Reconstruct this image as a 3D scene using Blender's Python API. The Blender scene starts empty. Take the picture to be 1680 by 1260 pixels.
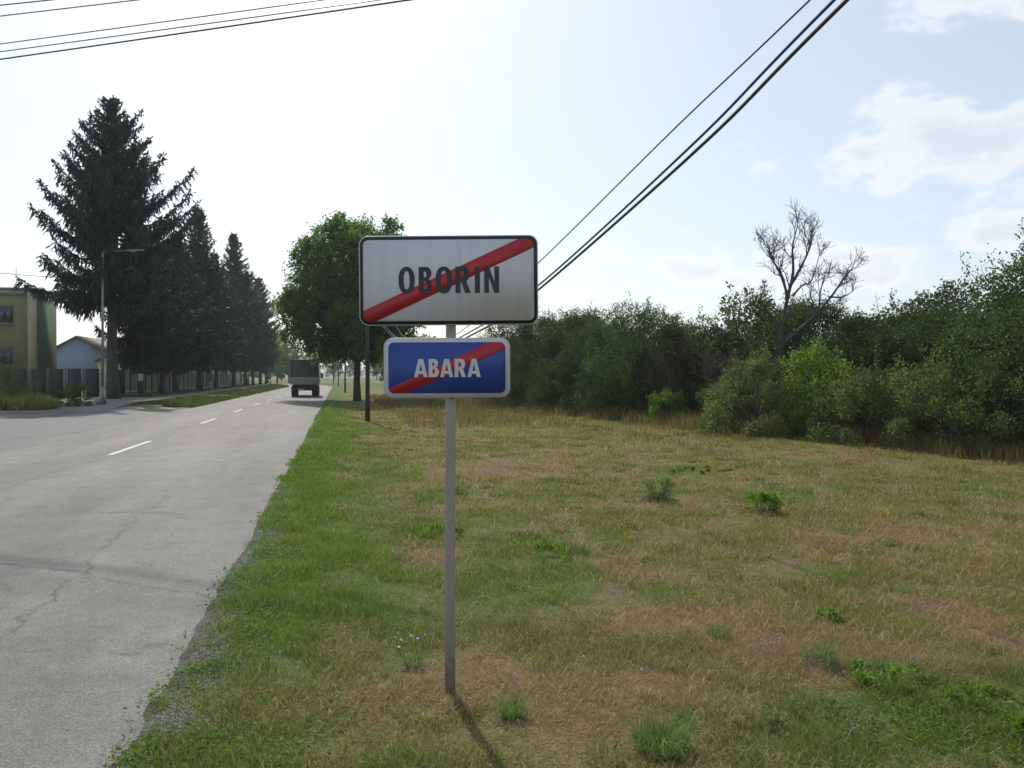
import bpy, math, random
import numpy as np

# ------------------------------------------------------------------ camera, sky, sun, exposure
scene = bpy.context.scene
R = math.radians
CAM_H = 1.70
YAW = 12.274            # camera looks this far to the right of the road (+Y)
cam_data = bpy.data.cameras.new("camera")
cam_data.sensor_width = 36.0
cam_data.lens = 36.0 * 1310.0 / 1680.0
cam_data.clip_start = 0.05
cam_data.clip_end = 12000
camera = bpy.data.objects.new("camera", cam_data)
scene.collection.objects.link(camera)
camera.location = (0, 0, CAM_H)
camera.rotation_euler = (R(90 - 0.57), 0, R(-YAW))
scene.camera = camera

SUN_EL, SUN_AZ = 42.0, -6.1      # azimuth measured from +Y towards +X
world = bpy.data.worlds.new("World")
scene.world = world
world.use_nodes = True
wt = world.node_tree
wt.nodes.clear()
def wn(kind, **kw):
    n = wt.nodes.new(kind)
    for k, v in kw.items():
        setattr(n, k, v)
    return n
def wmath(op, a, b=None, c=None):
    n = wn('ShaderNodeMath', operation=op)
    for i, v in enumerate((a, b, c)):
        if v is None:
            continue
        if isinstance(v, (int, float)):
            n.inputs[i].default_value = v
        else:
            wt.links.new(v, n.inputs[i])
    return n.outputs[0]
sky = wn('ShaderNodeTexSky', sky_type='NISHITA')
sky.sun_disc = False
sky.sun_elevation = R(SUN_EL)
sky.sun_rotation = R(SUN_AZ)
sky.altitude = 100
sky.air_density = 1.0
sky.dust_density = 1.3
sky.ozone_density = 1.0
# broken fair-weather cloud all round the sky, in azimuth / elevation
tc = wn('ShaderNodeTexCoord')
sep = wn('ShaderNodeSeparateXYZ')
wt.links.new(tc.outputs['Generated'], sep.inputs[0])
az = wmath('ARCTAN2', sep.outputs[0], sep.outputs[1])
el = wmath('ARCSINE', sep.outputs[2])
comb = wn('ShaderNodeCombineXYZ')
wt.links.new(wmath('MULTIPLY', az, 11.0), comb.inputs[0])
wt.links.new(wmath('MULTIPLY', el, 21.0), comb.inputs[1])
nz = wn('ShaderNodeTexNoise')
nz.inputs['Scale'].default_value = 1.0
nz.inputs['Detail'].default_value = 7.0
nz.inputs['Roughness'].default_value = 0.58
nz.inputs['Distortion'].default_value = 0.0
wt.links.new(comb.outputs[0], nz.inputs['Vector'])
CLOUDS = [  # azimuth, elevation, half width, half height (degrees), amount
    (38.0, 14.6, 5.5, 2.3, .30), (44.5, 14.2, 6.0, 2.2, .28), (40.0, 22.6, 3.6, 1.6, .25), (45.5, 22.0, 4.0, 2.0, .22),
    (36.0, 7.5, 13.0, 2.6, .25), (22.0, 7.0, 9.0, 2.0, .14), (60.0, 9.0, 12.0, 3.5, .25), (-22.0, 9.5, 8.0, 1.6, .08),
    (80.0, 18.0, 16.0, 5.0, .3), (110.0, 12.0, 18.0, 4.0, .3), (150.0, 16.0, 20.0, 5.0, .28), (-160.0, 12.0, 22.0, 5.0, .3),
    (-110.0, 15.0, 18.0, 5.0, .28), (-70.0, 10.0, 14.0, 3.5, .26)]
tot = None
for a0, e0, sa, se, k in CLOUDS:
    da = wmath('POWER', wmath('DIVIDE', wmath('SUBTRACT', az, R(a0)), R(sa)), 2.0)
    de = wmath('POWER', wmath('DIVIDE', wmath('SUBTRACT', el, R(e0)), R(se)), 2.0)
    b = wmath('MULTIPLY', wmath('EXPONENT', wmath('MULTIPLY', wmath('ADD', da, de), -0.8)), k)
    tot = b if tot is None else wmath('ADD', tot, b)
dens = wmath('ADD', nz.outputs['Fac'], tot)
mr = wn('ShaderNodeMapRange', interpolation_type='SMOOTHSTEP')
mr.inputs['From Min'].default_value = 0.62
mr.inputs['From Max'].default_value = 0.80
wt.links.new(dens, mr.inputs['Value'])
cl_amt = wmath('MULTIPLY', mr.outputs[0], 0.62)
mixc = wn('ShaderNodeMix', data_type='RGBA')
wt.links.new(cl_amt, mixc.inputs['Factor'])
veil = wn('ShaderNodeMix', data_type='RGBA')          # thin even veil of high cloud over the whole sky
veil.inputs['Factor'].default_value = 0.45
veil.inputs['B'].default_value = (6.0, 6.6, 6.9, 1)
wt.links.new(sky.outputs[0], veil.inputs['A'])
wt.links.new(veil.outputs['Result'], mixc.inputs['A'])
core = wn('ShaderNodeMapRange', interpolation_type='SMOOTHSTEP')      # thick cloud is greyer than its edges
core.inputs['From Min'].default_value = 0.74
core.inputs['From Max'].default_value = 0.98
wt.links.new(dens, core.inputs['Value'])
cc = wn('ShaderNodeMix', data_type='RGBA')
cc.inputs['A'].default_value = (7.5, 7.45, 7.5, 1)
cc.inputs['B'].default_value = (5.6, 5.75, 6.15, 1)
wt.links.new(core.outputs[0], cc.inputs['Factor'])
wt.links.new(cc.outputs['Result'], mixc.inputs['B'])
bg = wn('ShaderNodeBackground')
bg.inputs['Strength'].default_value = 0.122
wt.links.new(mixc.outputs['Result'], bg.inputs['Color'])
wo = wn('ShaderNodeOutputWorld')
wt.links.new(bg.outputs[0], wo.inputs[0])

sun_data = bpy.data.lights.new("sun", 'SUN')
sun_data.energy = 3.2
sun_data.angle = R(0.9)
sun_data.color = (1.0, 0.95, 0.87)
sun = bpy.data.objects.new("sun", sun_data)
scene.collection.objects.link(sun)
sun.location = (-10, 60, 60)
sun.rotation_euler = (R(SUN_EL - 90), 0, R(-SUN_AZ))

scene.view_settings.view_transform = 'Standard'
scene.view_settings.look = 'None'
scene.view_settings.gamma = 1.0
scene.view_settings.use_curve_mapping = False
scene.view_settings.exposure = 0.2
scene.cycles.max_bounces = 6
scene.cycles.diffuse_bounces = 3
scene.cycles.transparent_max_bounces = 12
scene.cycles.volume_bounces = 0
scene.cycles.use_denoising = True

# ------------------------------------------------------------------ helpers
COL = scene.collection
rng = np.random.default_rng(11)
random.seed(5)
TH = R(YAW)
CT, ST = math.cos(TH), math.sin(TH)

def link(o, parent=None):
    COL.objects.link(o)
    if parent is not None:
        o.parent = parent
    return o

def tag(o, label=None, cat=None, group=None, kind=None):
    if label: o["label"] = label
    if cat: o["category"] = cat
    if group: o["group"] = group
    if kind: o["kind"] = kind
    return o

def empty(name, loc=(0, 0, 0), rz=0.0, label=None, cat=None, group=None):
    o = bpy.data.objects.new(name, None)
    o.empty_display_size = 0.3
    COL.objects.link(o)
    o.location = loc
    o.rotation_euler = (0, 0, rz)
    return tag(o, label, cat, group)

def copy_tree(o, parent=None):
    c = o.copy()
    COL.objects.link(c)
    c.parent = parent
    for ch in o.children:
        copy_tree(ch, c)
    return c

class MB:
    """collects vertices and faces, then links them as one mesh object"""
    def __init__(self):
        self.V, self.F, self.n, self.T, self.C = [], [], 0, [], []
    def add(self, V, F, tint=None, col=None):
        V = np.asarray(V, np.float32).reshape(-1, 3)
        if isinstance(F, np.ndarray):
            F = [F]
        for f in F:
            f = np.asarray(f, np.int64)
            if f.ndim == 1:
                f = f[None, :]
            self.F.append(f + self.n)
        self.V.append(V)
        if tint is not None: self.T.append(np.broadcast_to(np.asarray(tint, np.float32), (len(V),)))
        if col is not None: self.C.append(np.asarray(col, np.float32))
        self.n += len(V)
        return self
    def box(self, c, s, rz=0.0, rx=0.0):
        x, y, z = [d / 2 for d in s]
        V = np.array([[-x,-y,-z],[x,-y,-z],[x,y,-z],[-x,y,-z],[-x,-y,z],[x,-y,z],[x,y,z],[-x,y,z]], float)
        if rx:
            ca, sa = math.cos(rx), math.sin(rx)
            V = V @ np.array([[1,0,0],[0,ca,sa],[0,-sa,ca]])
        if rz:
            ca, sa = math.cos(rz), math.sin(rz)
            V = V @ np.array([[ca,sa,0],[-sa,ca,0],[0,0,1]])
        F = np.array([[0,3,2,1],[4,5,6,7],[0,1,5,4],[1,2,6,5],[2,3,7,6],[3,0,4,7]])
        return self.add(V + np.array(c), F)
    def tube(self, P, rad, sides=6, cap=True):
        V, F = tube(P, rad, sides, cap)
        return self.add(V, F)
    def prism(self, poly, y0, y1):
        """outline in x,z extruded along y (y0 is the front)"""
        n = len(poly)
        V = [(x, y0, z) for x, z in poly] + [(x, y1, z) for x, z in poly]
        F = [np.arange(n), np.arange(2 * n - 1, n - 1, -1)]
        i = np.arange(n); j = (i + 1) % n
        F.append(np.stack([i, i + n, j + n, j], 1))
        return self.add(V, F)
    def build(self, name, mat, parent=None, smooth=False, bevel=0.0):
        me = self.mesh(name, mat, smooth)
        o = bpy.data.objects.new(name, me)
        link(o, parent)
        if bevel:
            b = o.modifiers.new("bevel", 'BEVEL')
            b.width = bevel; b.segments = 2; b.limit_method = 'ANGLE'
        return o
    def mesh(self, name, mat, smooth=False):
        me = bpy.data.meshes.new(name)
        V = np.concatenate(self.V)
        me.vertices.add(len(V))
        me.vertices.foreach_set("co", V.ravel())
        idx = np.concatenate([f.ravel() for f in self.F]).astype(np.int32)
        tot = np.concatenate([np.full(len(f), f.shape[1]) for f in self.F]).astype(np.int32)
        start = np.concatenate([[0], np.cumsum(tot)[:-1]]).astype(np.int32)
        me.loops.add(len(idx))
        me.loops.foreach_set("vertex_index", idx)
        me.polygons.add(len(tot))
        me.polygons.foreach_set("loop_start", start)
        me.polygons.foreach_set("loop_total", tot)
        if smooth:
            me.polygons.foreach_set("use_smooth", np.ones(len(tot), bool))
        if self.T:
            a = me.attributes.new("tint", 'FLOAT', 'POINT')
            a.data.foreach_set("value", np.concatenate(self.T).astype(np.float32))
        if self.C:
            a = me.attributes.new("col", 'FLOAT_COLOR', 'POINT')
            c = np.concatenate(self.C)
            c = np.concatenate([c, np.ones((len(c), 1), np.float32)], 1).astype(np.float32)
            a.data.foreach_set("color", c.ravel())
        me.update(calc_edges=True)
        me.materials.append(mat)
        return me

def tube(P, rad, sides=6, cap=True):
    P = np.asarray(P, float)
    n = len(P)
    rad = np.broadcast_to(np.asarray(rad, float), (n,))
    T = np.gradient(P, axis=0)
    T /= np.linalg.norm(T, axis=1, keepdims=True) + 1e-9
    ref = np.array([0.0, 0, 1.0]) if abs(T[:, 2]).mean() < 0.8 else np.array([1.0, 0, 0])
    A = np.cross(T, ref); A /= np.linalg.norm(A, axis=1, keepdims=True) + 1e-9
    B = np.cross(T, A)
    ang = np.arange(sides) * 2 * math.pi / sides
    V = P[:, None, :] + rad[:, None, None] * (np.cos(ang)[None, :, None] * A[:, None, :] + np.sin(ang)[None, :, None] * B[:, None, :])
    V = V.reshape(-1, 3)
    i = np.arange(n - 1)[:, None] * sides
    j = np.arange(sides)[None, :]
    k = (j + 1) % sides
    F = [np.stack([i + j, i + k, i + sides + k, i + sides + j], -1).reshape(-1, 4)]
    if cap:
        F.append(np.arange(sides)[::-1][None, :])
        F.append((np.arange(sides) + (n - 1) * sides)[None, :])
    return V, F

def unit(a):
    return a / (np.linalg.norm(a, axis=-1, keepdims=True) + 1e-9)

def leaves(mb, P, D, L, Wd, tint, rg):
    """diamond leaves at P pointing along D"""
    n = len(P)
    D = unit(D)
    S = unit(np.cross(D, rg.normal(size=(n, 3))))
    N = np.cross(D, S)
    L = np.broadcast_to(L, (n,))[:, None]; Wd = np.broadcast_to(Wd, (n,))[:, None]
    a = P
    b = P + D * L * .42 + S * Wd * .5 + N * Wd * .12
    c = P + D * L - N * L * .08
    d = P + D * L * .42 - S * Wd * .5 + N * Wd * .12
    V = np.stack([a, b, c, d], 1).reshape(-1, 3)
    F = (np.arange(n)[:, None] * 4 + np.arange(4)[None, :])
    mb.add(V, F, tint=np.repeat(tint, 4))

def hash2(ix, iy, seed):
    v = np.sin(ix * 127.1 + iy * 311.7 + seed * 74.7) * 43758.5453
    return v - np.floor(v)
def vnoise(x, y, seed=0):
    ix, iy = np.floor(x), np.floor(y)
    fx, fy = x - ix, y - iy
    fx = fx * fx * (3 - 2 * fx); fy = fy * fy * (3 - 2 * fy)
    a = hash2(ix, iy, seed); b = hash2(ix + 1, iy, seed)
    c = hash2(ix, iy + 1, seed); d = hash2(ix + 1, iy + 1, seed)
    return (a * (1 - fx) + b * fx) * (1 - fy) + (c * (1 - fx) + d * fx) * fy
def fbm(x, y, scale, seed=0, octv=4):
    x = np.asarray(x, float) / scale; y = np.asarray(y, float) / scale
    s, a, t = 0.0, 1.0, 0.0
    for o in range(octv):
        s = s + a * vnoise(x, y, seed + o * 13); t += a
        x, y, a = x * 2.03 + 5.1, y * 2.03 + 3.7, a * .5
    return s / t
def sstep(a, b, x):
    t = np.clip((x - a) / (b - a), 0, 1)
    return t * t * (3 - 2 * t)

# ------------------------------------------------------------------ materials
def new_mat(name):
    m = bpy.data.materials.new(name)
    m.use_nodes = True
    nt = m.node_tree
    return m, nt, nt.nodes['Principled BSDF']
def nd(nt, kind, **kw):
    n = nt.nodes.new(kind)
    for k, v in kw.items():
        setattr(n, k, v)
    return n

def plain(name, c, rough=.6, var=.18, scale=6.0, metal=0.0, bump=0.0, bscale=60.0, spec=.5):
    m, nt, p = new_mat(name)
    co = nd(nt, 'ShaderNodeTexCoord')
    n = nd(nt, 'ShaderNodeTexNoise')
    n.inputs['Scale'].default_value = scale; n.inputs['Detail'].default_value = 6; n.inputs['Roughness'].default_value = .65
    nt.links.new(co.outputs['Object'], n.inputs['Vector'])
    r = nd(nt, 'ShaderNodeValToRGB')
    r.color_ramp.elements[0].position = .3; r.color_ramp.elements[1].position = .7
    r.color_ramp.elements[0].color = [max(0, v * (1 - var)) for v in c] + [1]
    r.color_ramp.elements[1].color = [min(1, v * (1 + var)) for v in c] + [1]
    nt.links.new(n.outputs['Fac'], r.inputs[0])
    nt.links.new(r.outputs[0], p.inputs['Base Color'])
    p.inputs['Roughness'].default_value = rough
    p.inputs['Metallic'].default_value = metal
    p.inputs['Specular IOR Level'].default_value = spec
    if bump:
        n2 = nd(nt, 'ShaderNodeTexNoise'); n2.inputs['Scale'].default_value = bscale; n2.inputs['Detail'].default_value = 4
        nt.links.new(co.outputs['Object'], n2.inputs['Vector'])
        b = nd(nt, 'ShaderNodeBump'); b.inputs['Strength'].default_value = bump; b.inputs['Distance'].default_value = .02
        nt.links.new(n2.outputs['Fac'], b.inputs['Height'])
        nt.links.new(b.outputs[0], p.inputs['Normal'])
    return m

def leaf_mat(name, dark, light, trans=.35, tboost=1.5, rough=.5, spec=.3):
    m, nt, p = new_mat(name)
    at = nd(nt, 'ShaderNodeAttribute', attribute_name='tint')
    oi = nd(nt, 'ShaderNodeObjectInfo')
    ramp = nd(nt, 'ShaderNodeMix', data_type='RGBA')
    ramp.inputs['A'].default_value = list(dark) + [1]; ramp.inputs['B'].default_value = list(light) + [1]
    nt.links.new(at.outputs['Fac'], ramp.inputs['Factor'])
    hs = nd(nt, 'ShaderNodeHueSaturation')
    mr1 = nd(nt, 'ShaderNodeMapRange'); mr1.inputs['To Min'].default_value = .75; mr1.inputs['To Max'].default_value = 1.25
    nt.links.new(oi.outputs['Random'], mr1.inputs['Value'])
    nt.links.new(mr1.outputs[0], hs.inputs['Value'])
    mr2 = nd(nt, 'ShaderNodeMapRange'); mr2.inputs['To Min'].default_value = .485; mr2.inputs['To Max'].default_value = .515
    nt.links.new(oi.outputs['Random'], mr2.inputs['Value'])
    nt.links.new(mr2.outputs[0], hs.inputs['Hue'])
    nt.links.new(ramp.outputs['Result'], hs.inputs['Color'])
    nt.links.new(hs.outputs[0], p.inputs['Base Color'])
    p.inputs['Roughness'].default_value = rough
    p.inputs['Specular IOR Level'].default_value = spec
    tr = nd(nt, 'ShaderNodeBsdfTranslucent')
    g = nd(nt, 'ShaderNodeMix', data_type='RGBA', blend_type='MULTIPLY')
    g.inputs['Factor'].default_value = 1.0
    g.inputs['B'].default_value = (tboost * 1.05, tboost * 1.1, tboost * .55, 1)
    nt.links.new(hs.outputs[0], g.inputs['A'])
    nt.links.new(g.outputs['Result'], tr.inputs['Color'])
    mx = nd(nt, 'ShaderNodeMixShader'); mx.inputs[0].default_value = trans
    nt.links.new(p.outputs[0], mx.inputs[1]); nt.links.new(tr.outputs[0], mx.inputs[2])
    nt.links.new(mx.outputs[0], nt.nodes['Material Output'].inputs['Surface'])
    return m

def col_mat(name, rough=.8, trans=0.0, noise=0.0, bump=0.0, tboost=1.4, spec=.25):
    """colour comes from the 'col' attribute of the mesh, with fine grain"""
    m, nt, p = new_mat(name)
    at = nd(nt, 'ShaderNodeAttribute', attribute_name='col')
    src = at.outputs['Color']
    co = nd(nt, 'ShaderNodeTexCoord')
    if noise:
        for sc, am in ((9.0, noise), (55.0, noise * 1.2)):
            n = nd(nt, 'ShaderNodeTexNoise'); n.inputs['Scale'].default_value = sc; n.inputs['Detail'].default_value = 8; n.inputs['Roughness'].default_value = .7
            nt.links.new(co.outputs['Object'], n.inputs['Vector'])
            mp = nd(nt, 'ShaderNodeMapRange'); mp.inputs['From Min'].default_value = .25; mp.inputs['From Max'].default_value = .75
            mp.inputs['To Min'].default_value = 1 - am; mp.inputs['To Max'].default_value = 1 + am
            nt.links.new(n.outputs['Fac'], mp.inputs['Value'])
            mu = nd(nt, 'ShaderNodeMix', data_type='RGBA', blend_type='MULTIPLY'); mu.inputs['Factor'].default_value = 1
            nt.links.new(src, mu.inputs['A']); nt.links.new(mp.outputs[0], mu.inputs['B'])
            src = mu.outputs['Result']
    nt.links.new(src, p.inputs['Base Color'])
    p.inputs['Roughness'].default_value = rough
    p.inputs['Specular IOR Level'].default_value = spec
    if bump:
        n = nd(nt, 'ShaderNodeTexNoise'); n.inputs['Scale'].default_value = 45; n.inputs['Detail'].default_value = 6
        nt.links.new(co.outputs['Object'], n.inputs['Vector'])
        b = nd(nt, 'ShaderNodeBump'); b.inputs['Strength'].default_value = bump; b.inputs['Distance'].default_value = .03
        nt.links.new(n.outputs['Fac'], b.inputs['Height']); nt.links.new(b.outputs[0], p.inputs['Normal'])
    if trans:
        tr = nd(nt, 'ShaderNodeBsdfTranslucent')
        g = nd(nt, 'ShaderNodeMix', data_type='RGBA', blend_type='MULTIPLY'); g.inputs['Factor'].default_value = 1
        g.inputs['B'].default_value = (tboost, tboost, tboost * .7, 1)
        nt.links.new(src, g.inputs['A']); nt.links.new(g.outputs['Result'], tr.inputs['Color'])
        mx = nd(nt, 'ShaderNodeMixShader'); mx.inputs[0].default_value = trans
        nt.links.new(p.outputs[0], mx.inputs[1]); nt.links.new(tr.outputs[0], mx.inputs[2])
        nt.links.new(mx.outputs[0], nt.nodes['Material Output'].inputs['Surface'])
    return m

def asphalt_mat(name, base, worn):
    m, nt, p = new_mat(name)
    co = nd(nt, 'ShaderNodeTexCoord')
    def noise(scale, detail=6, rough=.6, sx=1, sy=1):
        mp = nd(nt, 'ShaderNodeMapping'); mp.inputs['Scale'].default_value = (sx, sy, 1)
        nt.links.new(co.outputs['Object'], mp.inputs[0])
        n = nd(nt, 'ShaderNodeTexNoise'); n.inputs['Scale'].default_value = scale; n.inputs['Detail'].default_value = detail; n.inputs['Roughness'].default_value = rough
        nt.links.new(mp.outputs[0], n.inputs['Vector'])
        return n.outputs['Fac']
    def ramp(fac, a, b, lo, hi):
        r = nd(nt, 'ShaderNodeMapRange'); r.inputs['From Min'].default_value = a; r.inputs['From Max'].default_value = b
        r.inputs['To Min'].default_value = lo; r.inputs['To Max'].default_value = hi
        nt.links.new(fac, r.inputs['Value']); return r.outputs[0]
    def mul(c, f):
        mu = nd(nt, 'ShaderNodeMix', data_type='RGBA', blend_type='MULTIPLY'); mu.inputs['Factor'].default_value = 1
        nt.links.new(c, mu.inputs['A']); nt.links.new(f, mu.inputs['B']); return mu.outputs['Result']
    def mth(op, a, b=None):
        n = nd(nt, 'ShaderNodeMath', operation=op)
        for i, v in enumerate((a, b)):
            if v is None: continue
            if isinstance(v, (int, float)): n.inputs[i].default_value = v
            else: nt.links.new(v, n.inputs[i])
        return n.outputs[0]
    mixb = nd(nt, 'ShaderNodeMix', data_type='RGBA')
    mixb.inputs['A'].default_value = list(base) + [1]; mixb.inputs['B'].default_value = list(worn) + [1]
    nt.links.new(ramp(noise(.55, 5, .6, 1.4, .18), .35, .68, 0, 1), mixb.inputs['Factor'])   # long streaks of wear
    c = mixb.outputs['Result']
    c = mul(c, ramp(noise(1.7, 6, .65), .3, .7, .82, 1.15))
    c = mul(c, ramp(noise(9, 5, .7), .3, .7, .88, 1.12))
    c = mul(c, ramp(noise(260, 2, .8), .3, .7, .6, 1.45))
    c = mul(c, ramp(noise(70, 4, .85), .28, .72, .3, 1.7))                                    # aggregate
    vo = nd(nt, 'ShaderNodeTexVoronoi'); vo.inputs['Scale'].default_value = 75
    nt.links.new(co.outputs['Object'], vo.inputs['Vector'])
    c = mul(c, ramp(vo.outputs['Distance'], .05, .55, 1.22, .78))
    # tar-filled seams (shapes of their own, at fixed places on the road)
    sx = nd(nt, 'ShaderNodeSeparateXYZ'); nt.links.new(co.outputs['Object'], sx.inputs[0])
    X, Y = sx.outputs[0], sx.outputs[1]
    wob = ramp(noise(1.1, 5, .7), 0, 1, -.30, .30)
    wob2 = ramp(noise(6, 3, .7), 0, 1, -.07, .07)
    def seam(a, b, c0, width, strength, gate=None):
        """dark line a*X + b*Y = c0"""
        nonlocal c
        d = mth('ADD', mth('MULTIPLY', X, a), mth('MULTIPLY', Y, b))
        d = mth('ABSOLUTE', mth('ADD', mth('ADD', mth('SUBTRACT', d, c0), wob), wob2))
        r = nd(nt, 'ShaderNodeMapRange', interpolation_type='SMOOTHSTEP')
        r.inputs['From Min'].default_value = 0; r.inputs['From Max'].default_value = width
        r.inputs['To Min'].default_value = strength; r.inputs['To Max'].default_value = 0
        nt.links.new(d, r.inputs['Value'])
        f = mth('MULTIPLY', r.outputs[0], ramp(noise(2.3, 4, .7), .35, .6, .25, 1.0))
        if gate is not None: f = mth('MULTIPLY', f, gate)
        c = mul(c, mth('SUBTRACT', 1.0, f))
    seam(.566, .824, 4.83, .06, .60)                       # across the road, (-2.95,7.92) to (-1.0,6.58)
    seam(1.0, 0.05, -1.80, .04, .60, ramp(Y, 9.0, 14.0, 1, .25))     # along the wheel track
    seam(1.0, 0.0, -4.75, .04, .45)                        # paving joint by the centre line
    seam(.21, .977, 9.75, .10, .55, mth('MULTIPLY', ramp(X, -3.3, -2.9, 0, 1), ramp(X, -2.1, -1.8, 1, 0)))
    seam(.1, .99, 27.0, .10, .45); seam(-.15, .99, 41.0, .12, .45); seam(.05, 1.0, 16.3, .06, .45)
    # fine branching cracks, only where the surface is tired
    wv = nd(nt, 'ShaderNodeTexNoise'); wv.inputs['Scale'].default_value = 2.2; wv.inputs['Detail'].default_value = 5
    nt.links.new(co.outputs['Object'], wv.inputs['Vector'])
    va = nd(nt, 'ShaderNodeMix', data_type='RGBA', blend_type='ADD'); va.inputs['Factor'].default_value = .9
    nt.links.new(co.outputs['Object'], va.inputs['A']); nt.links.new(wv.outputs['Color'], va.inputs['B'])
    vc = nd(nt, 'ShaderNodeTexVoronoi', feature='DISTANCE_TO_EDGE'); vc.inputs['Scale'].default_value = .62
    nt.links.new(va.outputs['Result'], vc.inputs['Vector'])
    ck = mth('MULTIPLY', ramp(vc.outputs['Distance'], .0, .016, .55, 0), ramp(noise(.5, 4, .6), .50, .60, 0, 1))
    c = mul(c, mth('SUBTRACT', 1.0, ck))
    nt.links.new(c, p.inputs['Base Color'])
    p.inputs['Roughness'].default_value = .75
    p.inputs['Specular IOR Level'].default_value = .3
    b = nd(nt, 'ShaderNodeBump'); b.inputs['Strength'].default_value = .55; b.inputs['Distance'].default_value = .012
    nt.links.new(noise(80, 3, .8), b.inputs['Height']); nt.links.new(b.outputs[0], p.inputs['Normal'])
    return m

def weathered(name, c, rough=.42, amount=.16, speck=.25, rust=0.0, mud=0.0):
    """painted metal or sheeting with rain streaks, dust specks, rust spots and mud splashed near the ground"""
    m, nt, p = new_mat(name)
    co = nd(nt, 'ShaderNodeTexCoord')
    def nz_(scale, detail, sc=(1, 1, 1)):
        mp = nd(nt, 'ShaderNodeMapping'); mp.inputs['Scale'].default_value = sc
        nt.links.new(co.outputs['Object'], mp.inputs[0])
        n = nd(nt, 'ShaderNodeTexNoise'); n.inputs['Scale'].default_value = scale; n.inputs['Detail'].default_value = detail; n.inputs['Roughness'].default_value = .65
        nt.links.new(mp.outputs[0], n.inputs['Vector']); return n.outputs['Fac']
    def rng_(f, a, b, lo, hi):
        q = nd(nt, 'ShaderNodeMapRange'); q.inputs['From Min'].default_value = a; q.inputs['From Max'].default_value = b
        q.inputs['To Min'].default_value = lo; q.inputs['To Max'].default_value = hi
        nt.links.new(f, q.inputs['Value']); return q.outputs[0]
    def mixcol(f, a, b):
        q = nd(nt, 'ShaderNodeMix', data_type='RGBA'); nt.links.new(f, q.inputs['Factor'])
        if isinstance(a, tuple): q.inputs['A'].default_value = a + (1,)
        else: nt.links.new(a, q.inputs['A'])
        q.inputs['B'].default_value = b + (1,); return q.outputs['Result']
    dirt = tuple(v * .55 + k for v, k in zip(c, (.045, .04, .03)))
    col = mixcol(rng_(nz_(1.0, 5, (26, 26, 1.6)), .48, .78, 0, amount * 2.2), tuple(c), dirt)
    col = mixcol(rng_(nz_(5.0, 6), .5, .75, 0, amount * 1.5), col, dirt)
    col = mixcol(rng_(nz_(170.0, 2), .68, .74, 0, speck), col, (.10, .09, .07))
    if rust:
        col = mixcol(rng_(nz_(22.0, 6, (1, 1, .5)), .62, .70, 0, rust), col, (.13, .06, .03))
    if mud:
        sp = nd(nt, 'ShaderNodeSeparateXYZ'); nt.links.new(co.outputs['Object'], sp.inputs[0])
        up = rng_(sp.outputs[2], .02, .32, 1, 0)
        ml = nd(nt, 'ShaderNodeMath', operation='MULTIPLY'); nt.links.new(up, ml.inputs[0]); nt.links.new(rng_(nz_(30.0, 4), .35, .6, 0, mud), ml.inputs[1])
        col = mixcol(ml.outputs[0], col, (.11, .085, .06))
    nt.links.new(col, p.inputs['Base Color'])
    p.inputs['Roughness'].default_value = rough
    return m

M = {}
M['asphalt'] = asphalt_mat('asphalt', (.122, .114, .104), (.212, .20, .183))
M['old_asphalt'] = asphalt_mat('old_asphalt', (.105, .103, .10), (.14, .137, .132))
M['paint'] = weathered('road_paint', (.50, .50, .48), .75, .30, .9, .0, .0)
M['ground'] = col_mat('ground', .95, 0, .42, .9, spec=.1)
M['grass'] = col_mat('grass_blades', .55, .34, 0, 0, 1.5, .3)
M['cover'] = leaf_mat('cover_leaves', (.07, .13, .026), (.17, .26, .05), .36, 1.5, .6, .15)
M['gravel'] = plain('gravel', (.34, .33, .32), .85, .45, 30.0)
M['spruce'] = leaf_mat('spruce_needles', (.017, .031, .023), (.050, .078, .047), .2, 1.2, .6, .25)
M['walnut'] = leaf_mat('walnut_leaves', (.045, .075, .022), (.135, .19, .048), .42, 1.6, .55, .15)
M['shrub'] = leaf_mat('shrub_leaves', (.030, .055, .022), (.098, .142, .048), .20, 1.3, .6, .12)
M['shrub_pale'] = leaf_mat('pale_shrub_leaves', (.040, .068, .026), (.120, .172, .056), .22, 1.3, .6, .14)
M['lowshrub'] = leaf_mat('low_shrub_leaves', (.065, .09, .04), (.18, .22, .085), .34, 1.5, .6, .15)
M['bright'] = leaf_mat('bright_leaves', (.07, .12, .02), (.18, .26, .045), .42, 1.6)
M['yellow'] = leaf_mat('yellow_leaves', (.10, .11, .02), (.26, .25, .05), .4, 1.5)
M['weed'] = leaf_mat('weed_leaves', (.09, .16, .035), (.18, .28, .06), .45, 1.5, .6, .15)
M['greyweed'] = leaf_mat('greygreen_weed', (.12, .16, .085), (.21, .26, .15), .45, 1.5, .6, .15)
M['bark'] = plain('bark', (.055, .046, .04), .9, .4, 5.0, bump=.9, bscale=22)
M['deadwood'] = plain('dead_wood', (.075, .064, .056), .85, .35, 6.0, bump=.5, bscale=30)
M['twig'] = plain('brown_twigs', (.095, .068, .05), .9, .3, 6.0)
M['galv'] = plain('galvanised_steel', (.34, .34, .34), .5, .2, 4.0, metal=.35)
M['postgrey'] = weathered('painted_post', (.30, .275, .24), .6, .25, .4, .7, .8)
M['signback'] = plain('sign_aluminium', (.42, .42, .43), .4, .08, 12.0, metal=.5)
M['signwhite'] = weathered('white_sheeting', (.58, .58, .60), .42, .13, .3)
M['signblack'] = plain('dark_sheeting', (.018, .018, .032), .4, .1, 10.0)
M['signred'] = weathered('red_sheeting', (.42, .018, .032), .45, .16, .3)
M['signblue'] = weathered('blue_sheeting', (.018, .055, .29), .42, .12, .3)
M['poletar'] = plain('tarred_pole', (.05, .042, .036), .85, .35, 5.0, bump=.5)
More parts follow.
